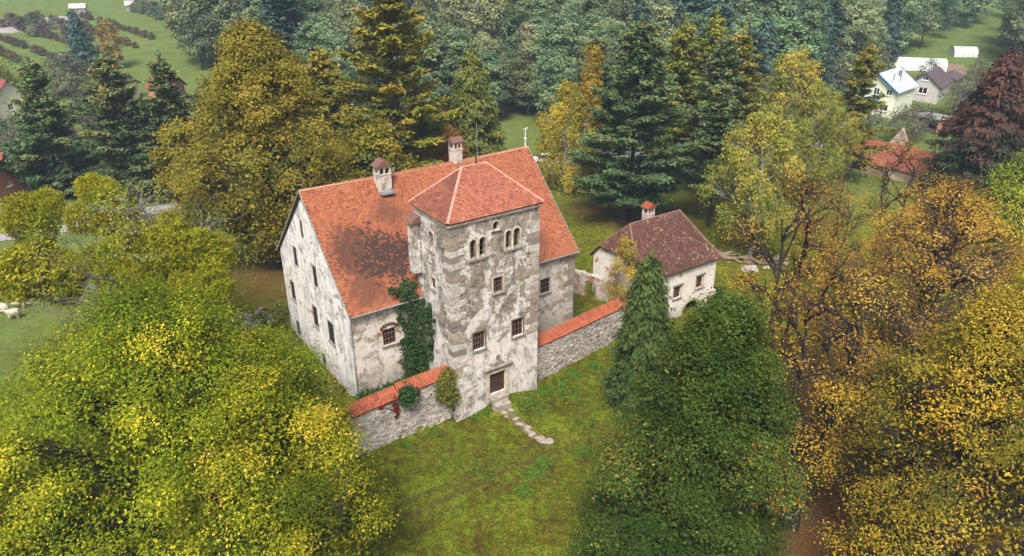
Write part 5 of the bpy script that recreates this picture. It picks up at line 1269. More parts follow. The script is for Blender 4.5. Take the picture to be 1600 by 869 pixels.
# ================================================================ shrubs, orchard, garden trees
bush = [merged_mesh('bush', decid(301 + i, 3.0, 1.9, .02, 'dome', 12, 12, 12, .17, .35, .06, lobe=.45, twig=.5, wood_k=4, stems=2), M['bark_grey'], LF[l_]) for i, l_ in enumerate(('f_grey', 'f_rust', 'f_olive', 'f_green'))]
fruit = merged_mesh('fruit_tree', decid(310, 5.0, 2.4, .25, 'round', 14, 12, 9, .16, .35, .12, lobe=.42, twig=1, wood_k=5, bias=.5), M['bark_grey'], LF['f_grey'])
def solo(name, me, x, y, s, label, cat, group=None, sz=None, rz=None, z=None):
    o = put(bpy.data.objects.new(name, me)); o.location = (x, y, tz(x, y) - .05 if z is None else z); o.scale = (s, s, sz or s); o.rotation_euler = (0, 0, rf.uniform(0, 6.28) if rz is None else rz)
    return tag(o, label, cat, group)
rows = [((-156, 286), (-108, 240)), ((-160, 276), (-112, 232)), ((-164, 262), (-116, 222)), ((-166, 250), (-122, 212)), ((-160, 236), (-128, 206))]
for ri, (a, b) in enumerate(rows):
    n = 17
    for i in range(n):
        f = (i + rf.uniform(-.25, .25)) / (n - 1); x = a[0] + (b[0] - a[0]) * f; y = a[1] + (b[1] - a[1]) * f
        if rf.random() < .1: continue
        solo('orchard_bush', bush[1 if rf.random() < .6 else 0], x, y, rf.uniform(.5, .8), 'low brownish orchard bush in the %s planted row of the far left meadow' % ('farthest', 'second', 'middle', 'fourth', 'nearest')[ri], 'bush', 'orchard bushes in rows on the left meadow')
for i in range(26):
    a = rf.random(); x = -168 + 40 * a + rf.uniform(-6, 6); y = 268 - 24 * a + rf.uniform(-7, 7)
    solo('thicket_bush', bush[rf.choice((0, 1, 1, 3))], x, y, rf.uniform(.8, 1.4), 'purplish bush in the thicket at the left end of the orchard rows', 'bush', 'thicket bushes by the pale yard')
for i in range(34):
    f = i / 33; x = -142 + 46 * f + rf.uniform(-3, 3); y = 300 - 18 * math.sin(f * 2.5) - 8 * f + rf.uniform(-3, 3)
    solo('hedge_bush', bush[rf.choice((0, 3, 3, 2))], x, y, rf.uniform(.8, 1.5), 'dark green bush of the hedge along the far end of the left meadow', 'bush', 'hedge bushes beyond the meadow')
t_ls = merged_mesh('spruce_tree', conifer(320, 14.5, 4.6, .02, .7, 7, 'spruce', .46, .7, .25, .12, .9, .15, tipbrown=.2, mul=.6), M['bark_dark'], LF['f_con'])
solo('spruce_tree', t_ls, -112, 203, 1.0, 'lone dark blue spruce standing on the left meadow', 'tree', sz=1.05)
solo('birch_tree', kinds['gold'], -105.5, 206, .72, 'small round yellow birch beside the lone spruce', 'tree')
gb_ = merged_mesh('grey_bush', decid(321, 9, 6.4, .02, 'dome', 22, 18, 16, .26, .6, .2, lobe=.36, twig=.6, wood_k=4, stems=2), M['bark_grey'], LF['f_grey'])
solo('willow_bush', gb_, -103.5, 180, 1.0, 'big grey-green willow bush left of the lone spruce', 'bush')
solo('copper_tree', merged_mesh('copper_tree', decid(322, 15, 8, .05, 'dome', 24, 18, 16, .34, .7, .3, lobe=.36, twig=.3, wood_k=4), M['bark_dark'], LF['oak']), -128, 183, 1.0, 'copper-brown round tree at the left edge below the meadow', 'tree')
solo('copper_tree', kinds['ash'], -138, 190, .9, 'olive tree partly cut by the left edge beside the copper one', 'tree')
for i in range(40):
    x = rf.uniform(-118, -62); y = rf.uniform(118, 172)
    if inpoly(x, y, [(-117, 148), (-92, 148), (-92, 172), (-117, 172)]) or (-92 < x < -70 and 100 < y < 116): continue
    solo('village_bush', bush[rf.choice((0, 0, 2, 1, 3))], x, y, rf.uniform(.9, 1.9), 'grey-green garden bush among the village houses at left', 'bush', 'garden bushes in the left village')
for x, y, s in ((-86, 128, 1.2), (-92, 138, 1.3), (-79, 140, 1.1), (-98, 128, 1.2), (-66, 132, 1.1), (-74, 152, 1.2)):
    solo('fruit_tree', fruit, x, y, s, 'leaf-thin fruit tree among the village gardens at left', 'tree', 'village fruit trees at left')
for x, y, lb in ((96, 163, 'bushy fruit tree right beside the grey house wall'), (101, 170, 'twisted fruit tree on the grass beyond the grey house'), (107, 180, 'grey-green fruit tree higher on the right meadow'), (112, 172, 'round fruit tree on the meadow edge above the creeper tree'), (116, 192, 'small fruit tree near the far greenhouse'), (104, 192, 'thin shrubby tree beside the soil bed'), (74.5, 143, 'multi-stemmed grey-green fruit tree left of the shed'), (79, 146, 'leafy fruit tree directly left of the wooden shed'), (71, 150, 'loose grey tree under the blue-roofed house wall')):
    solo('fruit_tree', fruit, x, y, 1.35 if 'shed' in lb or 'wall' in lb else 1.0, lb, 'tree')
for i in range(24):
    x = rf.uniform(62, 100); y = 163 + (x - 62) * 1.05 + rf.uniform(-4, 9)
    if 76 < x < 92 and y < 186: y += 18
    solo('woodland_bush', bush[rf.choice((0, 3, 2))], x, y, rf.uniform(1.0, 2.0), 'grey-green bush along the wood edge behind the blue-roofed house', 'bush', 'bushes along the right wood edge')
hp = merged_mesh('hedge_cypress', conifer(330, 2.6, .55, .02, .22, 6, 'spruce', .16, 1.6, .06, .5, .6, .1), M['bark'], LF['cyp'])
for i in range(14): solo('hedge_cypress', hp, 86.5 + i * .95 + (2.2 if i > 6 else 0), 158.6 + i * .15, 1.0, 'small dark cypress in the clipped hedge row behind the wooden shed', 'shrub', 'hedge cypresses behind the shed')
solo('juniper_bush', bush[3], 80.4, 133.5, .95, 'dark green juniper bush on the grass between barn and shed', 'bush', sz=.7)

# ================================================================ far houses
def gable_house(name, label, x, y, rz, L, Wd, he, hr, wallm, roofm, wins=(), eave=.5, z=None, chim=(), trim=None, awning=None, cat='house'):
    """gable ends at -L/2 and +L/2; wins: (face, a0, a1, z0, z1), face F front(-y) B back L left(-x) R right(+x)"""
    root = empty(name, (x, y, tz(x, y) - .1 if z is None else z), rz, label, cat)
    a, b = L / 2, Wd / 2
    FR = {'F': ((0, -b, 0), (1, 0, 0), (0, -1, 0)), 'B': ((0, b, 0), (1, 0, 0), (0, 1, 0)), 'L': ((-a, 0, 0), (0, 1, 0), (-1, 0, 0)), 'R': ((a, 0, 0), (0, 1, 0), (1, 0, 0))}
    for f, (O, U, N) in FR.items():
        half = a if f in 'FB' else b
        outl = rect(-half, half, -1, he) if f in 'FB' else [(-half, -1), (half, -1), (half, he), (0, hr - .12), (-half, he)]
        m = MB(); wall_panel(m, O, U, (0, 0, 1), N, outl, [rect(q[1], q[2], q[3], q[4]) for q in wins if q[0] == f], .2); m.build('wall', wallm, root)
        for q in wins:
            if q[0] == f: sash(root, (0, 0, 0), O, U, N, q[1], q[2], q[3], q[4], nx=2, ny=1, inset=.1, fw=.09, mat='white', lintel_mat='white')
    sl_ = (hr - he) / b; e = eave
    m = MB(); prf = [(-b - e, he - e * sl_), (0, hr), (b + e, he - e * sl_), (b + e, he - e * sl_ + .18), (0, hr + .2), (-b - e, he - e * sl_ + .18)]
    m.prism([(-a - e, p, q) for p, q in prf], (L + 2 * e, 0, 0)); m.build('roof', roofm, root)
    if trim:
        m = MB()
        for s in (-1, 1):
            for t_ in (-1, 1):
                p = Vector((s * (a + e + .02), t_ * (b + e), he - e * sl_ + .08)); q = Vector((s * (a + e + .02), 0, hr + .1)); d = (q - p).normalized()
                m.obox((p + q) / 2, (1, 0, 0), d, Vector((1, 0, 0)).cross(d), .05, (q - p).length / 2, .17)
        m.build('barge_board', trim, root)
    for cx, cy_, ch in chim:
        m = MB(); zz = hr - abs(cy_) * sl_; m.box(cx - .28, cx + .28, cy_ - .28, cy_ + .28, zz - .5, zz + ch); m.box(cx - .36, cx + .36, cy_ - .36, cy_ + .36, zz + ch, zz + ch + .12); m.build('chimney', M['trim_dark'], root)
    if awning:
        f, a0, a1, z0, dpt = awning; m = MB()
        m.add([(-a - dpt, a0, z0 - .45), (-a - dpt, a1, z0 - .45), (-a, a1, z0), (-a, a0, z0), (-a - dpt, a0, z0 - .6), (-a - dpt, a1, z0 - .6), (-a, a1, z0 - .15), (-a, a0, z0 - .15)], [(0, 1, 2, 3), (7, 6, 5, 4), (0, 4, 5, 1), (1, 5, 6, 2), (2, 6, 7, 3), (3, 7, 4, 0)])
        m.build('awning', trim or roofm, root)
    return root
blue = simple('blue_metal', (.03, .14, .28), .45, .15, 2)
metalroof = simple('pale_metal_roof', (.42, .49, .58), .35, .12, .8, spec=.5)
pale_g = simple('pale_green_render', (.60, .66, .50), .9, .08, .8)
greyw = simple('grey_render', (.42, .40, .37), .9, .12, .8)
slate = simple('dark_fibre_roof', (.085, .065, .07), .7, .25, 1.2)
creamr = simple('cream_render', (.66, .60, .48), .9, .1, .8)
brick = simple('red_brickwork', (.38, .17, .11), .9, .3, 3)
plank = simple('weathered_plank', (.17, .125, .10), .9, .35, 3)
bh = gable_house('village_house', 'pale green two-storey house with light metal roof and blue trim', 81.5, 166.9, R(44), 10.4, 8.6, 5.5, 8.5, pale_g, metalroof,
    wins=[('L', -3.4, -2.2, 4.4, 5.6), ('L', -.8, .4, 4.2, 5.6), ('L', 2.2, 3.4, 4.4, 5.6), ('L', -3.2, -1.4, 1.0, 2.4), ('L', 2.0, 3.2, 1.0, 2.4), ('F', -4.2, -3.6, 1.2, 4.4), ('F', 1.5, 2.5, 3.6, 4.8)], eave=.6, trim=blue, chim=[(1.8, -1.8, 1.2)], awning=('L', -1.0, 4.4, 3.4, 1.6))
m = MB(); m.box(-4.5, -4.3, -3.0, -2.8, 7.4, 8.8); m.tube([(-.5, -2.9, 6.9), (-.5, -2.9, 8.4), (-.3, -2.9, 8.6)], .09, 8); m.build('stove_pipe', M['metal'], bh)
gable_house('village_house', 'grey rendered house with dark roof right of the blue-trimmed one', 96.6, 177.4, R(50), 10.4, 6.6, 3.6, 6.1, greyw, slate, wins=[('L', -.9, .9, 1.6, 3.0), ('L', -.6, .6, 4.6, 5.4)], eave=.5)
gable_house('lean_to_shed', 'long low grey shed roof behind the grey house', 106.0, 186.5, R(50), 7.5, 4.5, 2.4, 3.4, plank, slate, eave=.3, cat='shed')
gable_house('lean_to_shed', 'small dark shed squeezed between the two village houses', 90.5, 180.0, R(48), 8, 4.0, 2.6, 3.8, plank, simple('grey_sheet', (.28, .27, .27), .7, .2), eave=.3, cat='shed')
# polytunnels
def tunnel(label, x, y, rz, L, r_, h_):
    root = empty('polytunnel', (x, y, tz(x, y) - .05), rz, label, 'greenhouse')
    n = 10; sk = [(-r_ * math.cos(PI * i / n), h_ * math.sin(PI * i / n) ** .8) for i in range(n + 1)]
    k2 = simple('plastic_film_%d' % int(x), (.50, .51, .52), .4, .08, 1.0, spec=.4)
    m = MB(); m.add([(-L / 2, a, b) for a, b in sk] + [(L / 2, a, b) for a, b in sk], [(i, i + 1, n + 2 + i, n + 1 + i) for i in range(n)] + [tuple(range(n + 1)), tuple(range(2 * n + 1, n, -1))]); m.build('film', k2, root, smooth=False)
    m = MB()
    for j in range(6):
        xx = -L / 2 - .02 + (L + .04) * j / 5; m.tube([(xx, a * 1.012, b * 1.012 + .01) for a, b in sk], .04, 5)
    m.build('hoop', M['metal'], root)
tunnel('larger white plastic tunnel beside the soil bed', 106.5, 203.5, R(-14), 13.0, 2.8, 3.0)
tunnel('small white plastic tunnel high on the right meadow', 127.5, 220.5, R(-8), 6.2, 2.4, 2.6)
# open wooden shed
sd = empty('wooden_shed', (86.2, 153.6, tz(86.2, 153.6)), R(-56), 'open-fronted wooden shed with flat mono-pitch roof on the grass', 'shed')
m = MB(); m.add([(-3.1, -3.6, 3.1), (3.1, -3.6, 3.0), (3.1, 3.6, 2.4), (-3.1, 3.6, 2.5), (-3.1, -3.6, 2.9), (3.1, -3.6, 2.8), (3.1, 3.6, 2.2), (-3.1, 3.6, 2.3)], [(0, 1, 2, 3), (7, 6, 5, 4), (0, 4, 5, 1), (1, 5, 6, 2), (2, 6, 7, 3), (3, 7, 4, 0)]); m.build('roof', simple('grey_felt', (.23, .22, .22), .85, .25), sd)
m = MB(); m.box(-2.7, 2.7, 3.0, 3.1, 0, 2.2); m.box(-2.7, -2.6, -3.0, 3.0, 0, 2.3); m.box(-2.6, 2.6, -.4, -.3, 0, 2.3); m.build('rear_wall', M['wood_dark'], sd)
m = MB(); m.box(2.5, 2.7, -3.0, 2.995, 0, 2.3); m.build('brick_bay', brick, sd)
for xx in (-2.6, -.9, .8, 2.4):
    m = MB(); m.box(xx - .09, xx + .09, -3.2, -3.02, 0, 2.8); m.build('post', M['wood'], sd)
m = MB(); m.box(-2.6, 2.4, -3.25, -3.2, .25, .45); m.box(-2.6, 2.4, -3.25, -3.2, .65, .8); m.build('rail', plank, sd)
m = MB(); m.box(-1.2, -.2, -1.6, -1.3, .1, 2.1); m.build('board_stack', creamr, sd)
# ruined barn
rbn = gable_house('ruined_barn', 'ruined barn with sagging red tile roof behind the bare chestnut', 65.0, 123.6, R(-50), 14, 7.0, 2.2, 4.9, M['ruin'], M['tile_far'], eave=.35, wins=[], cat='barn')
m = MB(); m.prism([(-4.4, 3.6, 1.0), (.6, 3.6, 1.0), (.6, 3.6, 3.0), (-1.9, 3.6, 7.0), (-4.4, 3.6, 3.0)], (0, .5, 0)); m.build('standing_gable', M['ruin'], rbn)
m = MB(); m.box(-6.0, -3.4, -3.56, -3.51, .5, 1.9); m.build('opening_shade_panel', M['interior'], rbn)  # near-black panel on the uncut wall, painting the shade of an opening
m = MB()
for i in range(6): m.box(-6.4 + i * 2.4, -6.15 + i * 2.4, -3.7, 3.7, 1.75, 1.89)
m.build('tie_beam', M['wood_dark'], rbn)
# left village
gable_house('village_house', 'cream house with red roof at the left edge behind the first pine', -112.5, 164.0, R(-20), 12, 8, 4.2, 7.6, creamr, M['tile_far'], wins=[('F', -4, -3, 1.4, 2.8), ('F', 1, 2, 1.4, 2.8), ('R', -1, .2, 1.4, 2.8)], chim=[(-3, -1.4, 1.2)])
gable_house('village_house', 'red-roofed house glimpsed between the middle and right pines', -91.0, 176.0, R(-15), 7, 6, 3.6, 5.8, creamr, M['tile_far'], wins=[('F', -3, -2, 1.2, 2.6), ('F', 2, 3, 1.2, 2.6)])
gable_house('village_house', 'small pinkish house with red roof right of the glimpsed one', -79.5, 176.0, R(-10), 6, 5, 3.2, 5.2, brick, M['tile_far'], wins=[('F', -1, 0, 1.2, 2.4)])
gable_house('brick_barn', 'brick barn with brown tiled roof at the left edge above the mistletoe tree', -82.0, 111.0, R(-12), 10, 8, 3.6, 6.4, brick, M['tile_brown'], wins=[('R', -2.6, -1.7, 2.2, 2.8), ('R', .4, 1.3, 2.2, 2.8)], cat='barn')
gable_house('garden_shed', 'tiny garden shed with red roof further up beyond the brick barn', -88.0, 124.5, R(10), 3.5, 3, 2.2, 3.3, simple('orange_plank', (.42, .17, .06), .85, .2), M['tile_far'], eave=.25, cat='shed')
for x, y, L_, lb in ((-158, 291, 5, 'low white building beside the pale yard at the far left'), (-140, 297, 6, 'small white house at the far end of the hedge')):
    gable_house('farm_building', lb, x, y, R(20), L_, 4, 2.2, 3.4, simple('far_wall_%d' % int(-x), (.26, .25, .24), .9, .1), simple('far_roof_%d' % int(-x), (.40, .37, .36), .8, .2), eave=.3)
# ================================================================ sheep
def sheep_mesh(seed, graze):
    rng = np.random.default_rng(seed); k_ = 12
    sp = [(-.56, .60, .05, .05), (-.52, .62, .20, .22), (-.36, .64, .29, .30), (-.1, .63, .31, .32), (.18, .64, .29, .30), (.36, .68, .22, .24)]
    sp += [(.50, .66 if graze else .80, .14, .15), (.62, .48 if graze else .92, .10, .12), (.72, .34 if graze else .94, .085, .09), (.80, .22 if graze else .88, .05, .055), (.82, .19 if graze else .86, .01, .01)]
    V = []; 
    for x, z, rw, rh in sp:
        for j in range(k_):
            a = 2 * PI * j / k_; nz = 1 + (rng.normal(0, .05) if x < .45 else 0)
            V.append((x, rw * nz * math.cos(a), z + rh * nz * math.sin(a)))
    F = [(i * k_ + j, i * k_ + (j + 1) % k_, (i + 1) * k_ + (j + 1) % k_, (i + 1) * k_ + j) for i in range(len(sp) - 1) for j in range(k_)]
    m = MB(); m.add(V, F)
    for x in (-.36, .28):
        for y in (-.16, .16):
            kx = .05 if x < 0 else -.03
            m.tube([(x, y, .52), (x - kx, y, .30), (x + kx * .6, y, .16), (x, y, .0)], [.10, .055, .04, .045], 6)
    hz_ = .42 if graze else .96
    for y in (-1, 1): m.tube([(.62, y * .09, hz_), (.60, y * .2, hz_ - .02)], [.04, .015], 5)
    m.tube([(-.54, 0, .66), (-.64, 0, .48)], [.05, .03], 5)
    return m.mesh('sheep', M['wool'], smooth=True)
sh = [sheep_mesh(1, True), sheep_mesh(2, False)]
for (x, y, a, v_, lb) in ((-54.8, 73.6, 1.9, 0, 'cream sheep furthest up the left pasture'), (-53.4, 74.3, 2.3, 1, 'sheep closest to the mistletoe tree on the pasture'), (-52.7, 71.9, .4, 0, 'grazing sheep in the middle of the small flock'), (-53.8, 70.8, 2.9, 0, 'sheep closest to the left picture edge'), (-52.0, 69.6, 3.6, 1, 'sheep lowest in the flock, nearest the lime crowns')):
    o = put(bpy.data.objects.new('sheep', sh[v_])); o.location = (x, y, tz(x, y) - .02); o.rotation_euler = (0, 0, a); o.scale = (1.25,) * 3; tag(o, lb, 'sheep', 'sheep on the left pasture')
# ================================================================ log pile and boulders
rl = random.Random(9)
lm = []
for s_ in range(4):
    m = MB(); L_ = rl.uniform(1.2, 2.2); r_ = rl.uniform(.09, .16)
    if s_ % 2: m.prism([(-L_ / 2, -r_, 0), (-L_ / 2, r_, -.02), (-L_ / 2, r_ * .6, r_ * 1.2), (-L_ / 2, -r_ * .3, r_ * 1.5)], (L_, 0, 0))
    else: m.tube([(-L_ / 2, 0, r_), (0, .03, r_ * 1.05), (L_ / 2, 0, r_)], [r_, r_ * .95, r_ * .85], 8)
    lm.append(m.mesh('log', M['log']))
for i in range(64):
    f = rl.random(); cx = 25.5 + 8.6 * f + rl.uniform(-.5, .5); cy_ = 88.0 - 1.6 * f + rl.uniform(-.9, .9)
    o = put(bpy.data.objects.new('log', lm[i % 4])); lay = rl.choice((0, 0, 1, 1, 2)); o.location = (cx, cy_, tz(cx, cy_) + .22 * lay)
    o.rotation_euler = (rl.uniform(-.3, .3), rl.uniform(-.25, .25), rl.choice((.3, .5, 2.0, -.3)) + rl.uniform(-.5, .5))
    tag(o, 'weathered split log in the heap beside the white-trunked birch', 'log', 'logs in the heap by the birch')
def rock(x, y, s, label):
    rng = np.random.default_rng(int(x * 10)); bm = bmesh.new(); bmesh.ops.create_icosphere(bm, subdivisions=3, radius=1)
    for v in bm.verts:
        c = v.co; n = .22 * math.sin(3.1 * c.x + 1) * math.cos(2.7 * c.y) + .15 * math.sin(5 * c.z + 4 * c.x) + rng.normal(0, .03)
        v.co = c * (1 + n); v.co.x *= s; v.co.y *= s * .6; v.co.z *= s * .42
    me = bpy.data.meshes.new('boulder'); bm.to_mesh(me); bm.free(); me.materials.append(M['boulder'])
    o = put(bpy.data.objects.new('boulder', me)); o.location = (x, y, tz(x, y) + s * .12); tag(o, label, 'boulder')
rock(29.2, 84.3, 1.15, 'large pale boulder on the grass in front of the log heap')
rock(31.4, 85.0, .5, 'small grey stone right of the pale boulder')
# fallen branches
for x, y, a, lb in ((22.2, 92.5, .3, 'pale fallen branch on the grass left of the log heap'), (33.0, 104, 1.9, 'pale fallen branch leaning among the larch trunks')):
    m = MB(); m.tube([(-1.3, 0, .08), (-.4, .12, .16), (.5, -.05, .12), (1.4, .15, .1)], [.07, .06, .045, .02], 6); m.tube([(-.2, .1, .15), (.3, .6, .25)], [.035, .012], 5)
    o = m.build('fallen_branch', M['bark_grey']); o.location = (x, y, tz(x, y)); o.rotation_euler = (0, 0, a); tag(o, lb, 'branch')
# ================================================================ parked cars behind the park, fence, lamps
def make_car():
    body = MB(); pr = [(-2.1, .32), (-2.15, .62), (-2.0, .88), (-1.0, .95), (1.15, .98), (2.0, .86), (2.12, .55), (2.05, .3)]
    for sy in (1,):
        vs = []; n = len(pr)
        for yv, ins in ((-.86, .0), (-.8, .0), (.8, .0), (.86, .0)):
            pass
        body.prism([(a, -.85, b) for a, b in pr], (0, 1.7, 0))
    cab = MB(); cp = [(-1.05, .95), (-.55, 1.42), (.75, 1.45), (1.6, .97)]
    vs = [(a, s * (.82 if b < 1 else .62), b) for s in (-1, 1) for a, b in cp]
    cab.add(vs, [(0, 1, 2, 3), (7, 6, 5, 4), (0, 4, 5, 1), (1, 5, 6, 2), (2, 6, 7, 3)])
    return body, cab
paint = {c: simple('car_paint_' + c, v_, .3, .05, 1, spec=.5) for c, v_ in (('white', (.72, .72, .72)), ('silver', (.42, .43, .45)), ('red', (.32, .03, .03)), ('blue', (.05, .10, .2)))}
tyre = simple('tyre', (.02, .02, .02), .9, .2)
def car(x, y, rz, c, label):
    root = empty('parked_car', (x, y, tz(x, y) + .06), rz, label, 'car', 'cars parked beyond the park'); b, cb_ = make_car()
    b.build('body', paint[c], root, bevel=.07); cb_.build('cabin', M['glass'], root)
    r_ = MB(); r_.box(-.52, .72, -.6, .6, 1.43, 1.47); r_.build('car_roof', paint[c], root)
    for wx in (-1.3, 1.3):
        for wy in (-.8, .8): w_m = MB(); w_m.tube([(wx, wy - .11, .32), (wx, wy + .11, .32)], .32, 14); w_m.build('wheel', tyre, root)
    for wy in (-.62, .62):
        h_ = MB(); h_.box(-2.17, -2.05, wy - .16, wy + .16, .64, .76); h_.build('headlight', M['white'], root)
        h_ = MB(); h_.box(2.02, 2.13, wy - .14, wy + .14, .66, .78); h_.build('tail_light', paint['red'], root)
for x, y, rz, c, lb in ((-25.5, 121.0, .3, 'white', 'white car glimpsed left of the left chimney'), (-20.8, 122.5, .3, 'silver', 'silver car glimpsed right above the left chimney'), (5.4, 126.0, .3, 'white', 'white car seen through the weeping golden birch'), (10.5, 127.6, .3, 'silver', 'silver car behind the trunk of the weeping birch'),
    (17.5, 130.6, .35, 'white', 'white car showing between the big pine branches'), (26.5, 134.4, .35, 'blue', 'dark blue car right of the big pine behind the fence'), (32.0, 136.6, .35, 'white', 'white car behind the fence left of the larch trunks'), (38.0, 138.6, .35, 'silver', 'silver car behind the larch clump')):
    car(x, y, rz, c, lb)
fn = empty('park_fence', (28, 131.0, tz(28, 131)), 0, 'low dark rail fence at the back edge of the park', 'fence')
for i in range(12):
    x = -14 + i * 3.0; zz = tz(28 + x, 131 + .30 * x) - tz(28, 131); m = MB(); m.box(x - .06, x + .06, .30 * x - .06, .30 * x + .06, zz - .2, zz + 1.0); m.build('post', M['bark_grey'], fn)
for zr in (.45, .85):
    m = MB(); m.tube([(-14, -4.2, tz(14, 126.8) - tz(28, 131) + zr), (0, 0, zr), (19, 5.7, tz(47, 136.7) - tz(28, 131) + zr)], .04, 5); m.build('rail', M['wood_dark'], fn)
for x, y, lb in ((76.5, 130.0, 'thin fence stake on the grass right of the standing gable'), (83.5, 128.5, 'thin fence stake nearest the creeper-covered tree')):
    root = empty('lamp_post' if 'lamp' in lb else 'fence_stake', (x, y, tz(x, y)), 0, lb, 'lamp post' if 'lamp' in lb else 'stake')
    if 'lamp' in lb:
        m = MB(); m.tube([(0, 0, 0), (0, 0, 4.6)], [.09, .05], 8); m.build('pole', M['white'], root)
        m = MB(); m.tube([(-.5, 0, 4.75), (0, 0, 4.6), (.5, 0, 4.75)], .06, 6); m.build('lamp_head', M['white'], root)
    else:
        m = MB(); m.tube([(0, 0, 0), (.03, 0, 2.0)], [.06, .05], 6); m.build('stake', M['bark_grey'], root)
# ================================================================ ivy and wall plants
def creeper(name, label, pts, nrm, mat, n, seed, sp=(.28, .10, .28), ls=.11, cat='plant', u_off=(0, 0, 0), stem=True):
    """leaf mass hugging a wall; pts in (u,w,z) with a radius each"""
    rng = np.random.default_rng(seed); x, y = W2(u_off[0], u_off[1]); root = empty(name, (x, y, u_off[2]), YAW, label, cat)
    P = []
    wts = np.array([p[3] ** 2 for p in pts]); wts = wts / wts.sum()
    for p, w_ in zip(pts, wts):
        k_ = int(n * w_); d = rng.normal(size=(k_, 3)) * np.array(sp) / .28 * p[3] * .5
        P.append(np.array(p[:3]) - u_off + d)
    P = np.concatenate(P); N = np.array(nrm)[None] + rng.normal(size=P.shape) * .55
    V, Q = leaf_quads(P, N, ls * rng.uniform(.6, 1.3, len(P)), rng, .7, .15)
    put(bpy.data.objects.new('foliage', np_mesh('foliage', V, Q, mats=(LF[mat],), tint=np.repeat(np.clip(rng.normal(.45, .22, len(P)), 0, 1), 4))), root)
    if stem:
        m = MB(u_off)
        for i in range(5):
            q = sorted(rng.choice(len(pts), min(4, len(pts)), replace=False), key=lambda a: pts[a][2])
            m.tube([tuple(np.array(pts[a][:3]) + rng.normal(0, .05, 3)) for a in q], .03, 5)
        m.build('stem', M['bark'], root)
    return root
iv = [(-1.0, 4.95, z, r_) for z, r_ in ((3.0, .8), (3.8, .9), (4.6, .95), (5.4, .95), (6.2, .9), (7.0, .85), (7.8, .8), (8.6, .75), (9.3, .7))]
iv += [(-.45, 4.6, z, .6) for z in (3.2, 4.2, 5.2, 6.2, 7.2, 8.2, 9.2, 10.0)] + [(-.25, 3.6, z, .5) for z in (5.0, 6.2, 7.4, 8.6, 9.4)] + [(-.18, 2.8, 8.8, .4), (-.18, 3.0, 7.8, .4), (-.2, 3.2, 6.6, .4)]
iv += [(-1.3, 4.6, 10.5, .8), (-2.0, 5.1, 10.8, .55), (-.9, 5.4, 11.3, .6), (-1.4, 4.9, 9.9, .6), (-1.8, 4.95, 7.6, .4), (-2.1, 4.98, 6.6, .3), (-1.75, 4.9, 4.2, .6), (-1.6, 4.9, 3.2, .8)]
_ri = random.Random(4)
iv = [(a + _ri.uniform(-.18, .18), b - _ri.uniform(0, .12), c + _ri.uniform(-.2, .2), r_ * _ri.uniform(.45, 1.15)) for a, b, c, r_ in iv]
iv += [(_ri.uniform(-2.5, -.3), 4.95 - _ri.uniform(0, .25), _ri.uniform(2.8, 10.2), _ri.uniform(.15, .38)) for _ in range(34)]
iv += [(_ri.uniform(-3.0, -.8), 5.0 + _ri.uniform(-.5, .8), 10.7 + _ri.uniform(-.2, 1.0), _ri.uniform(.2, .4)) for _ in range(9)]
creeper('ivy', 'thick dark ivy climbing the corner between manor facade and tower', iv, (-.3, -1, .5), 'ivy', 9500, 3, ls=.125, u_off=(-1.0, 4.9, 2.35))
creeper('wall_shrub', 'yellowing shrub growing from the yard wall at the tower foot', [(-.7, .1, 4.6, .7), (-.9, -.2, 3.9, .7), (-.6, -.3, 3.2, .65), (-1.1, -.1, 4.4, .6), (-.5, -.25, 2.5, .5), (-1.3, .0, 3.3, .4), (-.4, .1, 5.1, .4)], (0, -1, .6), 'shrub', 1900, 4, ls=.13, sp=(.28, .2, .28), u_off=(-.7, .1, 2.2))
creeper('wall_shrub', 'dark green plant sprouting on the orange coping left of the tower', [(-4.3, .1, 4.6, .65), (-4.1, -.05, 4.2, .5), (-4.6, .0, 4.3, .5), (-4.3, -.1, 3.9, .35)], (0, -1, .7), 'ivy', 900, 5, ls=.14, sp=(.28, .2, .28), u_off=(-4.3, .3, 4.2))
creeper('red_creeper', 'crimson creeper trailing down the rubble wall', [(-5.3, .38, 4.0, .35), (-5.35, .38, 3.5, .35), (-5.25, .37, 3.0, .3), (-5.3, .37, 2.6, .2), (-6.6, .36, 4.0, .25), (-3.2, .36, 4.2, .2)], (0, -1, .2), 'redleaf', 420, 6, ls=.09, sp=(.2, .03, .35), u_off=(-5.3, .4, 3.5))
creeper('red_creeper', 'dark red creeper on the end of the pale garden wall', [(-9.9, -.55, 2.6, .3), (-10.2, -1.0, 2.0, .35), (-10.4, -1.3, 1.5, .35), (-10.5, -1.6, .9, .3)], (.7, -.6, .2), 'redleaf', 500, 7, ls=.1, sp=(.2, .1, .35), u_off=(-10.2, -.9, 1.5))
creeper('yard_bush', 'low dark undergrowth at the manor facade foot behind the yard wall', [(-u_, 4.6, 2.6, .45) for u_ in (1.5, 2.2, 3.0, 4.0, 5.2, 6.2)] + [(-2.5, 3.6, 2.6, .5), (-4.5, 3.4, 2.6, .4)], (0, -.4, 1), 'ivy', 1500, 8, ls=.12, sp=(.35, .28, .18), u_off=(-3.5, 4.3, 2.35), stem=False)
creeper('cellar_bush', 'dark bush growing at the annex corner by the cellar arch', [(35.1, 2.2, .9, .8), (34.6, 1.6, .6, .7), (35.7, 2.8, 1.2, .7), (33.9, 1.5, .4, .5)], (0, -.5, .8), 'ivy', 2200, 9, ls=.12, sp=(.3, .28, .25), u_off=(34.6, 1.8, .3))
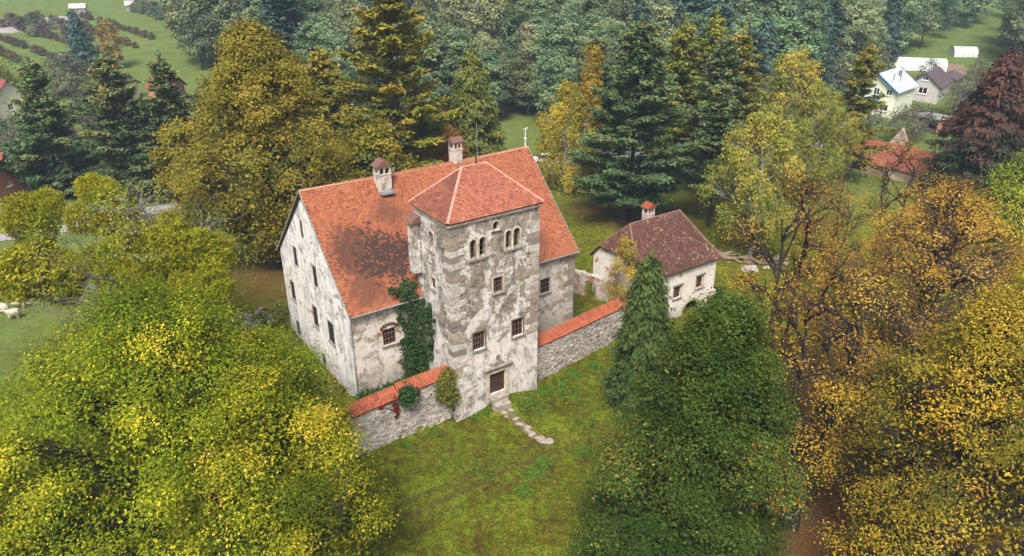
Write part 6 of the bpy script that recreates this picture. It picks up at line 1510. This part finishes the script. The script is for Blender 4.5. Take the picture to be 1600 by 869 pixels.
creeper('gable_bush', 'green nettles and brambles along the foot of the white gable', [(-7.3, w__, 1.6, .6) for w__ in (8, 10, 12, 14, 16, 18, 20, 22)] + [(-8.2, w__, 1.4, .6) for w__ in (9, 13, 17, 21)] + [(-7.2, 24, 1.8, .7), (-8.4, 25, 1.8, .7), (-6.2, 25.5, 1.9, .8)], (-.4, -.3, 1), 'shrub', 3600, 10, ls=.13, sp=(.4, .4, .2), u_off=(-7.4, 15, 1.3), stem=False)
# rubble bank beyond the gable
m = MB()
for i in range(90):
    u_ = rl.uniform(-11.5, -7.5); w__ = rl.uniform(23.5, 27); x, y = W2(u_, w__); s = rl.uniform(.08, .28)
    m.obox((x, y, tz(x, y) + s * .4 + rl.uniform(0, .25)), (math.cos(i), math.sin(i), .2), (-math.sin(i), math.cos(i), 0), (0, 0, 1), s * 1.3, s, s * .7, .05)
tag(m.build('rubble_heap', M['trim_dark']), 'low heap of broken masonry on the bank behind the gable', 'rubble', kind='stuff')
# ================================================================ grass, weeds and fallen leaves
rg = np.random.default_rng(77)
def scatter(n, u0, u1, w0, w1):
    u_ = rg.uniform(u0, u1, n); w__ = rg.uniform(w0, w1, n); x = OX + u_ * CU - w__ * SU; y = OY + u_ * SU + w__ * CU
    return x, y, u_, w__
def clear_of(u_, w__):
    inside = ((u_ > -.2) & (u_ < 8.7) & (w__ > -.2) & (w__ < 6)) | ((u_ > -6.7) & (u_ < 16.9) & (w__ > 5) & (w__ < 21.6)) | ((u_ > 24) & (u_ < 35) & (w__ > 2.5) & (w__ < 10.7))
    return ~inside
x, y, u_, w__ = scatter(44000, -14, 26, -24, 2.5); ok = clear_of(u_, w__)
cl = np.sin(x * .9 + 2 * np.sin(y * .5)) * np.cos(y * 1.1 + np.sin(x * .7)) + rg.normal(0, .5, len(x)); ok &= cl > -.15
ok &= ~((np.abs(u_ - 4.5) < .6) & (w__ < -1) & (w__ > -7))
x, y, cl = x[ok], y[ok], cl[ok]; P = np.stack([x, y, terrain(x, y) + .035], -1); n = len(P)
ax = np.array([0, 0, 1.]) + rg.normal(size=(n, 3)) * .6
V, Q = leaf_quads(P, rg.normal(size=(n, 3)) * np.array([1, 1, .4]), .115 * rg.uniform(.4, 1.3, n), rg, .36, .1, ax)
tag(put(bpy.data.objects.new('lawn_grass', np_mesh('lawn_grass', V, Q, mats=(LF['grass'],), tint=np.repeat(np.clip(.35 + .18 * cl + rg.normal(0, .18, n), 0, 1), 4)))), 'short mossy grass tufts over the front lawn', 'grass', kind='stuff')
x, y, u_, w__ = scatter(26000, -16, 34, -30, 3); x2, y2, u2, w2 = scatter(15000, -14, 50, 20, 48); x, y, u_, w__ = [np.concatenate(q) for q in ((x, x2), (y, y2), (u_, u2), (w__, w2))]; ok = clear_of(u_, w__)
dens = np.clip(.10 + .9 * np.exp(-(((x - 24) / 11) ** 2 + ((y - 44) / 14) ** 2)) + .8 * np.exp(-(((x + 27) / 9) ** 2 + ((y - 82) / 9) ** 2)) + .7 * np.exp(-(((x - 17) / 7) ** 2 + ((y - 96) / 7) ** 2)) + .22 * np.exp(-(((x - 4) / 10) ** 2 + ((y - 38) / 8) ** 2)), 0, 1); ok &= rg.random(len(x)) < dens
x, y = x[ok], y[ok]; n = len(x); P = np.stack([x, y, terrain(x, y) + .05], -1)
V, Q = leaf_quads(P, np.array([0, 0, 1.]) + rg.normal(size=(n, 3)) * .3, .075 * rg.uniform(.6, 1.3, n) * np.where(y > 68, 1.4, 1.0), rg, .6, .15)
tag(put(bpy.data.objects.new('fallen_leaves', np_mesh('fallen_leaves', V, Q, mats=(LF['fallen'],), tint=np.repeat(rg.uniform(0, 1, n), 4)))), 'scattered brown fallen leaves over lawn and under the chestnuts', 'leaves', kind='stuff')
# brighter weed patches
wp = []
for (uu, ww, r_, k_) in ((6.2, -2.2, 1.6, 500), (9.0, -.6, .7, 260), (11, -.4, .6, 260), (13, -.1, .6, 260), (15.5, .2, .6, 260), (10.5, -2.4, 1.3, 260), (1.6, -.6, .5, 120), (2.6, -.7, .4, 80), (-5, -.4, .5, 90), (-2.4, -.4, .5, 90), (1.4, -9.3, .7, 240), (2.8, -8.6, .6, 240), (-.2, -10.4, .6, 200), (6.5, -9.4, .8, 160), (7.6, -11.2, .7, 150), (-3, -4.5, 1.2, 120), (-1, -7.0, 1.5, 150), (9.2, -6.6, 1.0, 150), (18, 6, 2.5, 500), (13, 3.5, 2.2, 400)):
    a = rg.normal(size=(k_, 2)) * r_ * .6; wp.append(np.stack([uu + a[:, 0], ww + a[:, 1]], -1))
wp = np.concatenate(wp); ok = clear_of(wp[:, 0], wp[:, 1]); wp = wp[ok]
x = OX + wp[:, 0] * CU - wp[:, 1] * SU; y = OY + wp[:, 0] * SU + wp[:, 1] * CU; n = len(x)
P = np.stack([x, y, terrain(x, y) + rg.uniform(.05, .22, n)], -1)
V, Q = leaf_quads(P, np.array([0, 0, 1.]) + rg.normal(size=(n, 3)) * .5, .10 * rg.uniform(.6, 1.3, n), rg, .55, .15)
tag(put(bpy.data.objects.new('weed_patches', np_mesh('weed_patches', V, Q, mats=(LF['weed'],), tint=np.repeat(np.clip(rg.normal(.5, .25, n), 0, 1), 4)))), 'bright green nettle and weed patches along the yard wall and lawn', 'weeds', kind='stuff')
# ================================================================ haze
hm = bpy.data.materials.new('haze_air'); hm.use_nodes = True; ht = hm.node_tree
for n_ in list(ht.nodes): ht.nodes.remove(n_)
ho = ht.nodes.new('ShaderNodeOutputMaterial'); pv = ht.nodes.new('ShaderNodeVolumePrincipled')
pv.inputs['Color'].default_value = (.58, .76, 1.0, 1); pv.inputs['Density'].default_value = .00027; pv.inputs['Anisotropy'].default_value = 0.0
ht.links.new(pv.outputs[0], ho.inputs['Volume'])
m = MB(); m.box(-520, 680, -220, 620, -2.0, 62.0); hz_o = m.build('haze', hm); hz_o.location = (OX, OY, 0); hz_o.rotation_euler = (0, 0, YAW)
tag(hz_o, 'thin bluish autumn haze filling the valley air', 'haze', kind='stuff')
